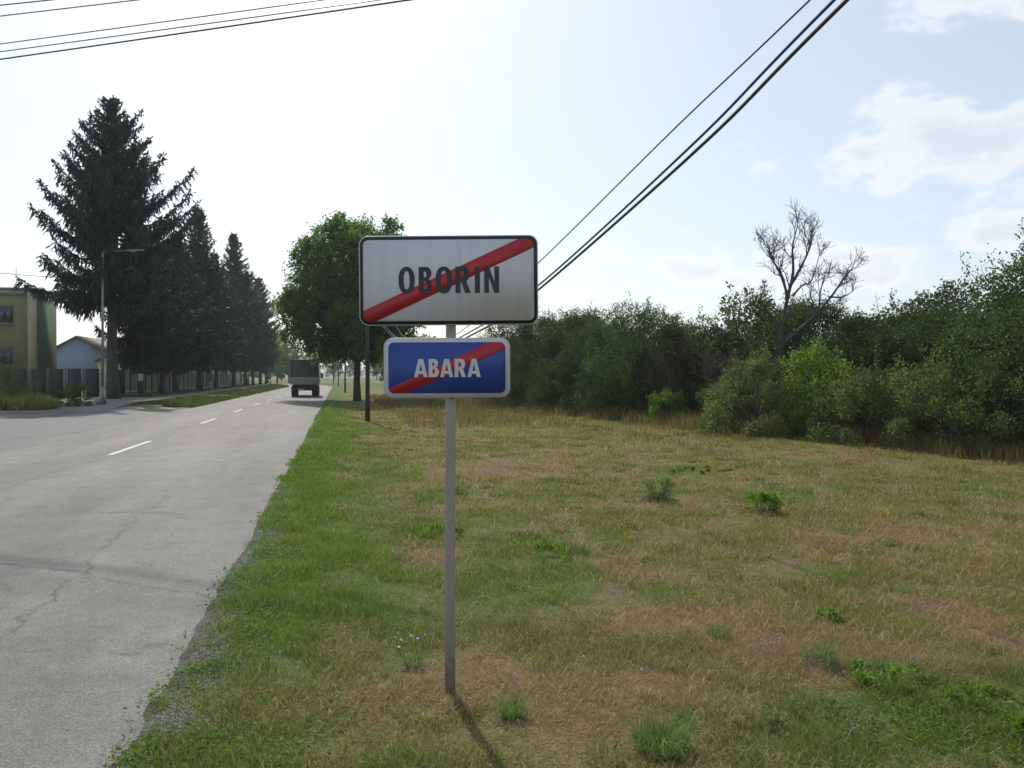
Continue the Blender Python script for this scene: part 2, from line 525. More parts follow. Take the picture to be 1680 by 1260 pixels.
M['poleconc'] = plain('pole_foot', (.035, .032, .03), .9, .35, 5.0, bump=.5)
M['lampgrey'] = plain('lamp_paint', (.20, .215, .23), .5, .1, 5.0, metal=.2)
M['lampglass'] = plain('lamp_lens', (.7, .72, .75), .2, .03, 3.0)
M['cable'] = plain('cable_black', (.05, .05, .055), .8, .15, 3.0)
M['cablegrey'] = plain('bare_wire', (.16, .17, .2), .4, .1, 3.0, metal=.4)
M['yellowwall'] = plain('yellow_render', (.26, .245, .125), .9, .14, .9, bump=.2)
M['greenwall'] = plain('green_render', (.085, .13, .08), .9, .14, .9, bump=.2)
M['palecorner'] = plain('pale_render', (.36, .34, .23), .9, .1, 1.2)
M['bluewall'] = plain('blue_render', (.22, .28, .36), .9, .1, 1.0)
M['whitewall'] = plain('white_render', (.62, .62, .62), .9, .1, 1.0)
M['beigewall'] = plain('beige_render', (.48, .43, .34), .9, .12, 1.0)
M['roofbrown'] = plain('brown_roof', (.17, .12, .10), .85, .25, 3.0)
M['roofgrey'] = plain('grey_roof', (.34, .35, .36), .7, .15, 3.0)
M['glassdark'] = plain('window_glass', (.05, .055, .06), .12, .2, 2.0)
M['frame'] = plain('window_frame', (.12, .10, .08), .6, .1, 4.0)
M['framewhite'] = plain('white_frame', (.65, .65, .63), .6, .1, 4.0)
M['fencepanel'] = plain('fence_panel', (.030, .030, .026), .8, .3, 2.0, bump=.3)
M['fencepost'] = plain('fence_post', (.10, .11, .105), .6, .2, 3.0, metal=.2)
M['paving'] = plain('paving', (.15, .145, .135), .9, .22, 2.0, bump=.4)
M['tarp'] = plain('tarpaulin', (.085, .084, .085), .55, .2, 1.6, bump=.5, bscale=5)
M['tarpside'] = plain('tarpaulin_side', (.22, .22, .235), .55, .2, 1.6, bump=.5, bscale=5)
M['tailgate'] = plain('tailgate', (.30, .29, .29), .6, .2, 4.0)
M['chassis'] = plain('chassis', (.03, .03, .032), .8, .3, 6.0)
M['rubber'] = plain('rubber', (.022, .022, .022), .85, .2, 12.0)
M['rim'] = plain('wheel_rim', (.2, .2, .2), .5, .1, 8.0, metal=.5)
M['taillight'] = plain('tail_light', (.12, .015, .015), .3, .05, 5.0)
M['cab'] = plain('cab_paint', (.45, .45, .47), .35, .06, 3.0)
M['hill'] = plain('hill_forest', (.05, .075, .045), .95, .3, .01)
M['flowerblue'] = plain('blue_petals', (.42, .45, .72), .7, .1, 30.0)
M['flowerwhite'] = plain('white_petals', (.75, .75, .70), .7, .1, 30.0)
M['notice'] = plain('notice_paper', (.5, .5, .5), .8, .1, 5.0)

# fence mesh: fine green wire, far too small to see singly
m, nt, p = new_mat('wire_mesh')
p.inputs['Base Color'].default_value = (.04, .058, .05, 1); p.inputs['Roughness'].default_value = .6
tp = nd(nt, 'ShaderNodeBsdfTransparent'); mx = nd(nt, 'ShaderNodeMixShader')
co = nd(nt, 'ShaderNodeTexCoord'); ck = nd(nt, 'ShaderNodeTexChecker'); ck.inputs['Scale'].default_value = 60
nt.links.new(co.outputs['Object'], ck.inputs['Vector'])
ma = nd(nt, 'ShaderNodeMath', operation='MULTIPLY_ADD'); ma.inputs[1].default_value = .45; ma.inputs[2].default_value = .42
nt.links.new(ck.outputs['Fac'], ma.inputs[0]); nt.links.new(ma.outputs[0], mx.inputs[0])
nt.links.new(tp.outputs[0], mx.inputs[1]); nt.links.new(p.outputs[0], mx.inputs[2])
nt.links.new(mx.outputs[0], nt.nodes['Material Output'].inputs['Surface'])
M['wiremesh'] = m

# ------------------------------------------------------------------ terrain
ROAD_L, ROAD_R, ROAD_C = -7.6, -0.90, -4.66
def bend(y):
    y = np.asarray(y, float)
    return np.where(y > 125, -(y - 125) ** 2 / 420.0, 0.0)
def edge_r(y):
    y = np.asarray(y, float)
    return ROAD_R + .30 * (fbm(y, y * 0 + 3.3, .7, 3, 5) - .5) + .06 * (fbm(y, y * 0 + 1.3, .12, 5, 3) - .5) + .10 * (fbm(y, y * 0 + 9.1, 5.0, 8, 2) - .5) + bend(y)
def edge_l(y):
    y = np.asarray(y, float)
    return ROAD_L + .25 * (fbm(y, y * 0 + 6.3, 1.5, 4, 4) - .5) + bend(y)
def gz(x, y):
    x = np.asarray(x, float); y = np.asarray(y, float)
    xb = x - bend(y)
    right = -.012 - .108 * sstep(-.9, 1.3, xb) + sstep(.2, 2.5, xb) * (1 - sstep(60, 120, y)) * (.10 * (fbm(x, y, 3.2, 21, 4) - .5) + .02 * (fbm(x, y, .45, 22, 2) - .5))
    left = -.012 + .16 * sstep(-7.7, -10.6, xb) * sstep(41, 47, y + (x + 11) * .9)
    z = np.where(xb > -4.5, right, left)
    return z - .02 * sstep(-.75, -1.05, xb) * sstep(-7.9, -7.5, xb)

def veg(x, y):
    """greenness 0..1, lush 0..1 and litter 0..1 of the field at x, y"""
    e = x - edge_r(y)
    n1 = fbm(x, y, 1.3, 31, 4); n2 = fbm(x, y, .4, 32, 3); n3 = fbm(x, y, 5.0, 33, 3)
    lush = (1 - sstep(.5, 1.7, e + .9 * (n1 - .5))) * sstep(4.0, 6.5, y) * (.4 + .6 * sstep(.38, .62, n2)) * (.75 + .25 * sstep(.3, .55, n3))
    n4 = fbm(x, y, .75, 36, 3)
    g = .30 + 1.15 * (n1 - .38) + .8 * (n2 - .5) + .6 * (n3 - .5) + .9 * (n4 - .5)
    g = g + .55 * (1 - sstep(.4, 3.1, e + 1.2 * (n1 - .5)))
    g = g - .16 * sstep(2.4, 5.0, e)
    def el(cx, cy, rx, ry, k):
        return k * np.exp(-(((x - cx) / rx) ** 2 + ((y - cy) / ry) ** 2))
    g = g + el(2.2, 7.2, .9, 1.7, .55) + el(3.2, 3.65, .85, .42, 1.6) + el(2.3, 3.45, .4, .25, .7) + el(1.5, 11.5, .8, 3.0, .4) + el(9.0, 11.0, 3.0, 1.2, .3) + el(6.5, 14.5, 1.1, .8, .5)
    g = g + el(-.35, 4.6, .35, 1.2, .4) + el(4.4, 20, 2.5, 1.5, .25)
    litter = el(3.0, 4.75, .6, .42, 1.5) + el(2.5, 5.6, .8, .35, 1.1) + el(2.85, 15.3, 1.3, 1.8, .6) + el(.3, 4.35, .42, .3, .95) + el(1.45, 3.9, .5, .35, .6) + el(.05, 5.3, .22, .5, .7) + el(1.9, 4.5, .3, .25, .5)
    litter = np.clip(litter * (.6 + .9 * n2) + .9 * sstep(.57, .72, fbm(x, y, .9, 35, 3)), 0, 1)
    g = np.clip(g - .9 * litter, 0, 1)
    return g, np.clip(lush, 0, 1), litter

C_GREEN = np.array([.09, .13, .03]); C_LUSH = np.array([.075, .155, .026]); C_STRAW = np.array([.25, .19, .08])
C_LITTER = np.array([.20, .125, .078]); C_SOIL = np.array([.085, .066, .045]); C_OLIVE = np.array([.17, .155, .048])
def ground_col(x, y):
    g, lush, lit = veg(x, y)
    far = sstep(8, 30, np.hypot(x, y))[..., None]
    g, lush, lit = g[..., None], lush[..., None], lit[..., None]
    near = C_SOIL * .6 + C_STRAW * .5
    straw = near * (1 - far) + (C_STRAW * .45 + C_OLIVE * .55) * far
    green = (C_GREEN * .85 + C_SOIL * .3) * (1 - far) + C_GREEN * 1.05 * far
    c = straw * (1 - g) + green * g
    c = c * (1 - lit * .85) + C_LITTER * .8 * lit * .85
    c = c * (1 - lush * .7) + C_LUSH * .85 * lush * .7
    e = x - edge_r(y)
    mg = ((1 - sstep(.05, .38, e + .3 * (fbm(x, y, .35, 44, 3) - .5))) * (1 - sstep(7.5, 11, y)) * sstep(-.6, -.2, e))[..., None]
    c = c * (1 - mg) + (np.array([.075, .069, .062]) + np.array([.07, .066, .06]) * fbm(x, y, .12, 47, 2)[..., None]) * mg
    big = fbm(x, y, 60, 41, 3)[..., None]
    fieldc = np.array([.17, .15, .065]) * big + np.array([.08, .11, .035]) * (1 - big)
    ff = sstep(60, 200, np.hypot(x, y))[..., None]
    return c * (1 - ff) + fieldc * ff

def axis(*segs):
    out = []
    for a, b, n in segs:
        out.append(np.linspace(a, b, n, endpoint=False))
    out.append([segs[-1][1]])
    return np.concatenate(out)
gx = axis((-5000, -400, 24), (-400, -60, 20), (-60, -16, 30), (-16, -7, 30), (-7, -1.4, 8), (-1.4, 7, 62), (7, 20, 36), (20, 60, 16), (60, 400, 18), (400, 5000, 24))
gy = axis((-300, -20, 12), (-20, 2, 12), (2, 14, 90), (14, 45, 80), (45, 140, 48), (140, 500, 30), (500, 7000, 40))
GX, GY = np.meshgrid(gx, gy)
mb = MB()
V = np.stack([GX, GY, gz(GX, GY)], -1).reshape(-1, 3)
nxx, nyy = len(gx), len(gy)
i = np.arange(nyy - 1)[:, None] * nxx + np.arange(nxx - 1)[None, :]
mb.add(V, np.stack([i, i + 1, i + nxx + 1, i + nxx], -1).reshape(-1, 4), col=ground_col(GX, GY).reshape(-1, 3))
tag(mb.build('ground', M['ground'], smooth=True), kind='structure')

# road sheet with a broken edge, bending left far away
yy = np.concatenate([np.arange(-20, 45, .12), np.arange(45, 130, .6), np.arange(130, 420, 4.0)])
L_, R_ = edge_l(yy), edge_r(yy)
ts = np.linspace(0, 1, 9)
RX = L_[:, None] * (1 - ts) + R_[:, None] * ts
RY = np.repeat(yy[:, None], 9, 1)
RZ = .004 + .05 * (1 - ((RX - bend(RY) - ROAD_C) / 3.6) ** 2).clip(0)
RZ[:, 0] -= .03; RZ[:, -1] -= .03
mb = MB()
i = np.arange(len(yy) - 1)[:, None] * 9 + np.arange(8)[None, :]
mb.add(np.stack([RX, RY, RZ], -1).reshape(-1, 3), np.stack([i, i + 1, i + 10, i + 9], -1).reshape(-1, 4))
road = tag(mb.build('road', M['asphalt'], smooth=True), kind='structure')

def strip_mesh(x0, x1, y0, y1):
    mb = MB()
    ys = np.linspace(y0, y1, 8)
    V = []
    for y in ys:
        b = float(bend(y))
        for x in (x0, x1):
            V.append((x + b, y, .004 + .05 * (1 - ((x - ROAD_C) / 3.6) ** 2) + .005))
    for k in range(7):
        mb.add(V[2*k:2*k+4], np.array([[0, 1, 3, 2]]))
    return mb
DASH = [(18.0, 21.7), (29.3, 32.6), (38.4, 41.6), (47.2, 50.2), (56.0, 59.0), (65.0, 68.0), (74, 77), (83, 86), (92, 95), (101, 104), (110, 113), (119, 122)]
for a, b in DASH:
    strip_mesh(ROAD_C - .06, ROAD_C + .07, a, b).build('lane_dash', M['paint'], road)

# driveway apron on the left and the pavement
def draped(poly_rows, mat, name, lift=.02):
    mb = MB()
    rows = len(poly_rows); n = 14
    V = []
    for (xa, ya), (xb, yb) in poly_rows:
        t = np.linspace(0, 1, n)
        x = xa + (xb - xa) * t; y = ya + (yb - ya) * t
        V.append(np.stack([x, y, gz(x, y) + lift], 1))
    V = np.concatenate(V)
    i = np.arange(rows - 1)[:, None] * n + np.arange(n - 1)[None, :]
    mb.add(V, np.stack([i, i + 1, i + n + 1, i + n], -1).reshape(-1, 4))
    return tag(mb.build(name, mat, smooth=True), kind='structure')
rows = []
for t in np.linspace(0, 1, 12):
    w = .35 * math.sin(t * 9)
    rows.append(((-40, 20 + t * 12), (-7.4, 18 + t * 31 + w)) if t < .0 else ((-40 , 14 + 20 * t), (-7.45 + .1 * math.sin(t * 23), 17 + 30.5 * t)))
draped(rows, M['old_asphalt'], 'driveway', .018)
rows = [((-32 if y < 61 else -13.2, y - (6 if y < 46 else 0)), (-11.0, y)) for y in np.linspace(42.0, 160, 60)]
draped(rows, M['paving'], 'pavement', .035)
mb = MB()
for y in np.arange(45.6, 160, 1.0):
    mb.box((-10.93, y + .5, .17), (.10, .97, .14))
tag(mb.build('kerb', M['paving'], bevel=.01), kind='structure')

# hills on the horizon
mb = MB()
n = 160
aa = np.linspace(-75, 75, n)
top = 20 + 26 * fbm(aa, aa * 0, 14, 61, 4) + 10 * np.exp(-((aa + 6) / 12) ** 2)
rows = []
for rr, hh in ((3300, 0), (3700, .55), (4200, 1.0), (4700, .6), (5200, 0)):
    a = np.radians(aa)
    rows.append(np.stack([np.sin(a) * rr, np.cos(a) * rr, top * hh - 1], 1))
V = np.concatenate(rows)
i = np.arange(4)[:, None] * n + np.arange(n - 1)[None, :]
mb.add(V, np.stack([i, i + 1, i + n + 1, i + n], -1).reshape(-1, 4))
tag(mb.build('hills', M['hill'], smooth=True), kind='structure')

# air
m = bpy.data.materials.new('air'); m.use_nodes = True
nt = m.node_tree; nt.nodes.clear()
pv = nd(nt, 'ShaderNodeVolumePrincipled')
pv.inputs['Color'].default_value = (.90, .95, 1.0, 1)
pv.inputs['Density'].default_value = 0.00030
pv.inputs['Anisotropy'].default_value = 0.35
ou = nd(nt, 'ShaderNodeOutputMaterial'); nt.links.new(pv.outputs[0], ou.inputs['Volume'])
hz = MB().box((0, 2500, 27), (13000, 10500, 60)).build('haze', m)
tag(hz, 'thin bluish summer haze over the fields and far hills', 'haze', kind='stuff')

# ------------------------------------------------------------------ the town sign
PX = 1.0 / 293.0
def rrect(x0, x1, y0, y1, r, n=8):
    pts = []
    for cx, cy, a0 in ((x1 - r, y1 - r, 0), (x0 + r, y1 - r, 90), (x0 + r, y0 + r, 180), (x1 - r, y0 + r, 270)):
        for k in range(n + 1):
            a = R(a0 + 90 * k / n)
            pts.append((cx + r * math.cos(a), cy + r * math.sin(a)))
    return pts
def clip(poly, a, b, c):
    """keep the part where a*x + b*y >= c"""
    out = []
    for k in range(len(poly)):
        p, q = poly[k], poly[(k + 1) % len(poly)]
        dp, dq = a * p[0] + b * p[1] - c, a * q[0] + b * q[1] - c
        if dp >= 0: out.append(p)
        if dp * dq < 0:
            t = dp / (dp - dq)
            out.append((p[0] + (q[0] - p[0]) * t, p[1] + (q[1] - p[1]) * t))
    return out
def between(poly, p1, p2, q1, q2):
    """part of the outline between the line p1-p2 (below) and q1-q2 (above)"""
    def half(poly, p, q, sgn):
        a, b = -(q[1] - p[1]), q[0] - p[0]
        return clip(poly, a * sgn, b * sgn, (a * p[0] + b * p[1]) * sgn)
    return half(half(poly, p1, p2, 1), q1, q2, -1)
def flat(poly, y, name, mat, parent, thick=.0009):
    return MB().prism(poly[::-1], y - thick, y).build(name, mat, parent)

def arc(cx, cy, rx, ry, a0, a1, n=10):
    return [(cx + rx * math.cos(R(a0 + (a1 - a0) * k / n)), cy + ry * math.sin(R(a0 + (a1 - a0) * k / n))) for k in range(n + 1)]
def sup(cx, cy, rx, ry, e, n=44):
    o = []
    for k in range(n):
        a = 2 * math.pi * k / n
        c, s = math.cos(a), math.sin(a)
        o.append((cx + rx * math.copysign(abs(c) ** e, c), cy + ry * math.copysign(abs(s) ** e, s)))
    return o
def glyph(ch, w, h, t, th):
    """outlines of a bold condensed capital, w wide, h high, stem t, horizontal stroke th"""
    if ch == 'O':
        return [sup(w/2, h/2, w/2, h/2*1.02, .86), sup(w/2, h/2, w/2 - t, h/2*1.02 - th, .86)]
    if ch == 'I':
        return [[(0, 0), (w, 0), (w, h), (0, h)]]
    if ch == 'N':
        return [[(0, 0), (t*.95, 0), (t*.95, h*.60), (w - t*1.0, 0), (w, 0), (w, h), (w - t*.95, h), (w - t*.95, h*.40), (t*1.0, h), (0, h)]]
    if ch == 'A':
        ap = t * .62
        s = lambda y, off: off + (w/2 - ap) * (y / h)
        k = (w/2 - ap) / h
        barb, bart = h * .17, h * .17 + th * .95
        inl = t * .98
        outer = [(0, 0), (inl, 0), (inl + k*barb*.75, barb), (w - inl - k*barb*.75, barb), (w - inl, 0), (w, 0), (w/2 + ap, h), (w/2 - ap, h)]
        hole = [(inl + k*bart*.9, bart), (w - inl - k*bart*.9, bart), (w/2 + .06*t, h*.68), (w/2 - .06*t, h*.68)]
        return [outer, hole]
    if ch == 'B':
        m = h * .53
        up = arc(w*.93 - (h-m)*.42, (h+m)/2, (h-m)*.42, (h-m)/2, 90, -60, 8)
        lo = arc(w - m*.42, m/2, m*.42, m/2 + .0, 62, -90, 8)
        outer = [(0, 0), (0, h)] + up + lo
        r1 = (h - m)/2 - th*.82
        h1 = [(t, m + th*.38), (t, h - th)] + arc(w*.93 - t - r1*.75, (h + m)/2 - th*.3, r1*.75, ((h - th) - (m + th*.38))/2, 90, -90, 8)
        h2 = [(t, th), (t, m - th*.45)] + arc(w - t - r1*.75, (th + m - th*.45)/2, r1*.75, ((m - th*.45) - th)/2, 90, -90, 8)
        return [outer, h1, h2]
    if ch == 'R':
        m = h * .42
        up = arc(w*.94 - (h-m)*.40, (h+m)/2, (h-m)*.40, (h-m)/2, 90, -62, 9)
        outer = [(0, 0), (0, h)] + up + [(w, 0), (w - t*1.08, 0), (t + w*.06, m*.98), (t, m*.98), (t, 0)]
        h1 = [(t, m + th*.75), (t, h - th)] + arc(w*.94 - t - (h-m)*.16, (h - th + m + th*.75)/2, (h-m)*.16, ((h - th) - (m + th*.75))/2, 90, -90, 8)
        return [outer, h1]
def letter(ch, x, z, w, h, t, th, y, mat, parent):
    cu = bpy.data.curves.new('letter', 'CURVE'); cu.dimensions = '2D'; cu.fill_mode = 'BOTH'; cu.extrude = .0004
    for out in glyph(ch, w, h, t, th):
        sp = cu.splines.new('POLY'); sp.points.add(len(out) - 1); sp.use_cyclic_u = True
        for k, (a, b) in enumerate(out):
            sp.points[k].co = (a, b, 0, 1)
    tmp = bpy.data.objects.new('letter', cu); COL.objects.link(tmp)
    bpy.context.view_layer.update()
    me = bpy.data.meshes.new_from_object(tmp.evaluated_get(bpy.context.evaluated_depsgraph_get()))
    bpy.data.objects.remove(tmp); bpy.data.curves.remove(cu)
    co = np.empty(len(me.vertices) * 3, np.float32); me.vertices.foreach_get('co', co)
    co = co.reshape(-1, 3)
    me.vertices.foreach_set('co', np.stack([co[:, 0] + x, y + 0 * co[:, 0] - co[:, 2], co[:, 1] + z], 1).ravel())
    me.materials.clear(); me.materials.append(mat); me.update()
    return link(bpy.data.objects.new('letter', me), parent)

SB = (0.605, 4.445)
sz = float(gz(*SB))
sign = empty('town_sign', (SB[0], SB[1], sz), -TH, 'grey post in the grass carrying the crossed-out OBORIN and ABARA boards', 'road sign')
def at_z(py):  # height above the foot of the post for a row of the drawing
    return 1.70 + (617 - py) * 4.47 / 1310 - sz
post = MB().tube([(.004, .045, -.3), (.000, .045, .6), (.006, .045, 1.4), (.010, .045, at_z(391))], [.029] * 4, 20).build('post', M['postgrey'], sign, True)
cap = MB().tube([(.010, .045, at_z(391)), (.010, .045, at_z(389.5))], [.031, .027], 20).build('post_cap', M['signback'], post, True)
def make_panel(cx, cy, w, h, rad, label, roll, border, build):
    ox, oz = (cx - 737.0) * PX, at_z(cy)
    p = MB().prism(rrect(-w/2, w/2, -h/2, h/2, rad)[::-1], -.006, .016).build('sign_panel', M['signback'], sign, bevel=.002)
    p.location = (ox, 0, oz); p.rotation_euler = (0, -roll, 0); p["label"] = label
    build(p)
    for zz in (-h * .28, h * .28):
        MB().box((-ox + .008, .03, zz), (.16, .022, .03)).build('bracket', M['galv'], p, bevel=.003)
        MB().tube([(-ox + .008 + .034 * math.cos(R(a)), .046 + .034 * math.sin(R(a)), zz) for a in range(-20, 201, 20)], .004, 6).build('clamp', M['galv'], p)
    return p
def upper(p):
    U = lambda x, y: ((x - 736.9) * PX, (460.2 - y) * PX)
    flat(rrect(-.4945, .4945, -.2445, .2445, .047), -.0062, 'border', M['signblack'], p)
    inner = rrect(-.4765, .4765, -.2265, .2265, .030)
    flat(inner, -.0075, 'face', M['signwhite'], p)
    band = between(inner, U(617.5, 527), U(876.5, 407.5), U(597, 509.3), U(852, 393.2))
    flat(band, -.0088, 'red_band', M['signred'], p)
    H = 43.2 * PX; z0 = U(0, 481.4)[1]
    for ch, xa, xb, t in (('O', 655, 681.3, 8.2), ('B', 688, 710.4, 8.2), ('O', 715.6, 742.6, 8.2), ('R', 748, 772.8, 8.2), ('I', 780, 788.2, 8.2), ('N', 795.3, 819.6, 8.0)):
        letter(ch, U(xa, 0)[0], z0, (xb - xa) * PX, H, t * PX, 7.0 * PX, -.0102, M['signblack'], p)
def lower(p):
    U = lambda x, y: ((x - 734) * PX, (603.4 - y) * PX)
    flat(rrect(-.3505, .3505, -.1645, .1645, .050), -.0062, 'border', M['signwhite'], p)
    inner = rrect(-.3275, .3275, -.1425, .1425, .032)
    flat(inner, -.0075, 'face', M['signblue'], p)
    band = between(inner, U(667.6, 645), U(830, 572.4), U(638.5, 638), U(803, 562))
    flat(band, -.0088, 'red_band', M['signred'], p)
    H = 29.8 * PX; z0 = U(0, 618.7)[1]
    for ch, xa, xb, t in (('A', 680.3, 702.4, 6.2), ('B', 704.2, 721, 6.2), ('A', 723.1, 744.4, 6.2), ('R', 746.6, 765, 6.2), ('A', 767.7, 789.3, 6.2)):
        letter(ch, U(xa, 0)[0], z0, (xb - xa) * PX, H, t * PX, 5.6 * PX, -.0102, M['signwhite'], p)
make_panel(736.9, 460.2, 1.0, .50, .052, 'white board with dark lettering OBORIN and a diagonal red stripe', .0076, None, upper)
make_panel(734.0, 603.4, .708, .336, .053, 'blue board with white lettering ABARA and a diagonal red stripe', .0035, None, lower)

# ------------------------------------------------------------------ poles and cables
def utility_pole(x, y, h, label):
    z = float(gz(x, y))
    o = empty('utility_pole', (x, y, z), 0, label, 'pole', 'poles along the right verge')
    MB().tube([(0, 0, .3), (.01, 0, h * .5), (0, 0, h)], [.095, .085, .07], 10).build('pole', M['poletar'], o, True)
    MB().tube([(.0, -.12, -.5), (.0, -.12, 1.05), (.0, -.12, 1.12)], [.10, .095, .05], 8).build('foot', M['poleconc'], o, True)
    for zz in (.35, .85):
        MB().tube([(.115 * math.cos(R(a)), -.06 + .18 * math.sin(R(a)), zz) for a in range(0, 361, 24)], .012, 5).build('strap', M['poleconc'], o)
    MB().box((0, -.02, h - .35), (.5, .06, .08)).build('crossbar', M['poletar'], o, bevel=.005)
    for dx in (-.2, .2):
        MB().tube([(dx, -.02, h - .31), (dx, -.02, h - .24), (dx, -.02, h - .18)], [.02, .035, .018], 8).build('insulator', M['galv'], o, True)
    return o
POLES = [(1.15, 32.7, 5.6), (.72, 88.4, 5.8), (.0, 138.0, 5.8), (-1.0, 176.0, 5.8)]
for (x, y, h), l in zip(POLES, ('dark utility pole standing left behind the two town boards', 'thin dark pole in the sunny grass past the walnut tree',
        'farther pole at the road edge beside the passing truck', 'farthest thin pole where the road bends away')):
    utility_pole(x, y, h, l)

def cable(pts, r, label, mat='cable', group=None, sides=5):
    mb = MB(); mb.tube(pts, r, sides)
    return tag(mb.build('overhead_cable', M[mat], smooth=True), label, 'cable', group)
def sag(a, b, s, n=40):
    a, b = np.array(a, float), np.array(b, float)
    t = np.linspace(0, 1, n)[:, None]
    P = a + (b - a) * t
    P[:, 2] -= 4 * s * (t * (1 - t))[:, 0]
    return P
def through(pts, n=70):
    """smooth curve through given points (Catmull-Rom)"""
    P = np.array([pts[0]] + list(pts) + [pts[-1]], float)
    out = []
    for k in range(1, len(P) - 2):
        t = np.linspace(0, 1, n // (len(pts) - 1) + 2, endpoint=False)[:, None]
        a, b, c, d = P[k-1], P[k], P[k+1], P[k+2]
        out.append(.5 * ((2*b) + (-a + c) * t + (2*a - 5*b + 4*c - d) * t**2 + (-a + 3*b - 3*c + d) * t**3))
    out.append(P[-2][None, :])
    return np.concatenate(out)
LOWC = [
 ([(6.7, -12.6, 8.8), (5.2, -.4, 6.75), (4.33, 6.73, 5.23), (4.03, 9.26, 4.72), (3.48, 13.71, 3.72), (2.91, 18.37, 2.83), (2.42, 22.36, 2.5), (2.05, 25.36, 2.93), (1.88, 26.75, 3.36), (1.6, 29.0, 4.15), (1.35, 32.7, 5.38)], .010,
  'thinnest upper cable sagging low from behind the boards to the upper right'),
 ([(6.7, -12.6, 9.4), (5.2, -.4, 6.9), (4.37, 6.41, 5.09), (4.07, 8.87, 4.40), (3.48, 13.71, 3.32), (3.03, 17.4, 2.78), (2.42, 22.36, 2.42), (1.91, 26.54, 2.95), (1.63, 28.76, 3.48), (1.45, 30.26, 4.05), (1.15, 32.7, 5.25)], .016,
  'upper of the two thick black cables running close together'),
 ([(6.7, -12.6, 9.3), (5.2, -.4, 6.8), (4.39, 6.25, 5.02), (4.09, 8.71, 4.33), (3.48, 13.71, 3.24), (3.12, 16.65, 2.76), (2.42, 22.36, 2.38), (1.85, 26.96, 2.97), (1.57, 29.24, 3.51), (1.38, 30.8, 4.08), (.95, 32.7, 5.38)], .020,
  'lower and thicker of the two black cables running close together')]
for pts, r, l in LOWC:
    cable(through(pts, 120), r, l, group='low cables on the right')
for k in range(3):
    a, b = POLES[k], POLES[k + 1]
    za, zb = float(gz(a[0], a[1])) + a[2] - .18, float(gz(b[0], b[1])) + b[2] - .18
    for dx in (-.2, .2):
        cable(sag((a[0] + dx, a[1], za), (b[0] + dx, b[1], zb), 1.0), .012, ('left' if dx < 0 else 'right') + ' cable of the pair between the ' + ('nearest two', 'second and third', 'farthest two')[k] + ' verge poles', group='cables between the verge poles')
HIGH = [((-7.13, 19.19), (1.35, 14.48), 8.5, .016, 'lowest and thickest of the five wires crossing the upper left sky'),
        ((-7.18, 19.30), (.83, 15.03), 8.7, .012, 'thin wire just above the lowest one in the upper left sky'),
        ((-7.20, 19.38), (-.17, 15.68), 8.9, .012, 'middle thin wire of the five crossing the upper left sky'),
        ((-7.21, 19.38), (-3.83, 17.78), 9.5, .013, 'second wire from the top in the upper left corner'),
        ((-7.08, 19.05), (-5.57, 18.38), 9.6, .014, 'topmost wire cutting the upper left corner')]
for a, b, z, r, l in HIGH:
    a, b = np.array(a), np.array(b); d = (b - a) / np.linalg.norm(b - a)
    p, q = a - d * 22, a + d * 40
    cable(sag((p[0], p[1], z + .25), (q[0], q[1], z + .25), .27), r, l, 'cable' if r > .015 else 'cablegrey', 'wires crossing the upper left sky')

# ------------------------------------------------------------------ street lamps
def street_lamp(x, y, label):
    z = float(gz(x, y))
    o = empty('street_lamp', (x, y, z), 0, label, 'street lamp', 'street lamps along the pavement')
    MB().tube([(0, 0, -.2), (0, 0, .9)], [.13, .125], 12).build('base', M['lampgrey'], o, True)
    MB().tube([(0, 0, .9), (.03, 0, 5.0), (.06, 0, 9.28)], [.085, .075, .055], 12).build('post', M['lampgrey'], o, True)
    arm = MB().tube([(.06, 0, 9.15), (.10, 0, 9.25), (.3, 0, 9.27), (1.45, 0, 9.36)], [.035, .035, .032, .03], 8).build('arm', M['lampgrey'], o, True)
    hd = MB()
    prof = [(1.35, .05, .04), (1.5, .10, .07), (1.8, .16, .09), (2.15, .14, .07), (2.42, .05, .03)]
    V = []
    for xx, w, h in prof:
        zc = 9.36 + (xx - 1.4) * .05
        for a in range(0, 360, 36):
            V.append((xx, w * math.cos(R(a)), zc + h * math.sin(R(a)) * (1 if math.sin(R(a)) > 0 else .55)))
    i = np.arange(4)[:, None] * 10 + np.arange(10)[None, :]; j = np.arange(4)[:, None] * 10 + (np.arange(10)[None, :] + 1) % 10
    hd.add(V, [np.stack([i, j, j + 10, i + 10], -1).reshape(-1, 4), np.arange(10)[::-1][None, :], np.arange(40, 50)[None, :]])
    head = hd.build('lamp_head', M['lampgrey'], o, True)
    MB().box((1.8, 0, 9.325), (.34, .2, .03)).build('lens', M['lampglass'], head, bevel=.01)
for (x, y), l in zip(((-14.3, 53.8), (-14.3, 96.8), (-14.6, 140.0), (-14.6, 183.0)),
    ('nearest grey street lamp, its arm reaching right before the big spruce', 'second street lamp half hidden among the spruces',
     'third street lamp, small, deep among the spruce row', 'farthest street lamp beyond the end of the spruces')):
    street_lamp(x, y, l)

# ------------------------------------------------------------------ truck
TX, TY = -2.62, 65.5
tr = empty('truck', (TX, TY, .05), 0, 'grey truck with a dark tarpaulin body driving away on the road', 'truck')
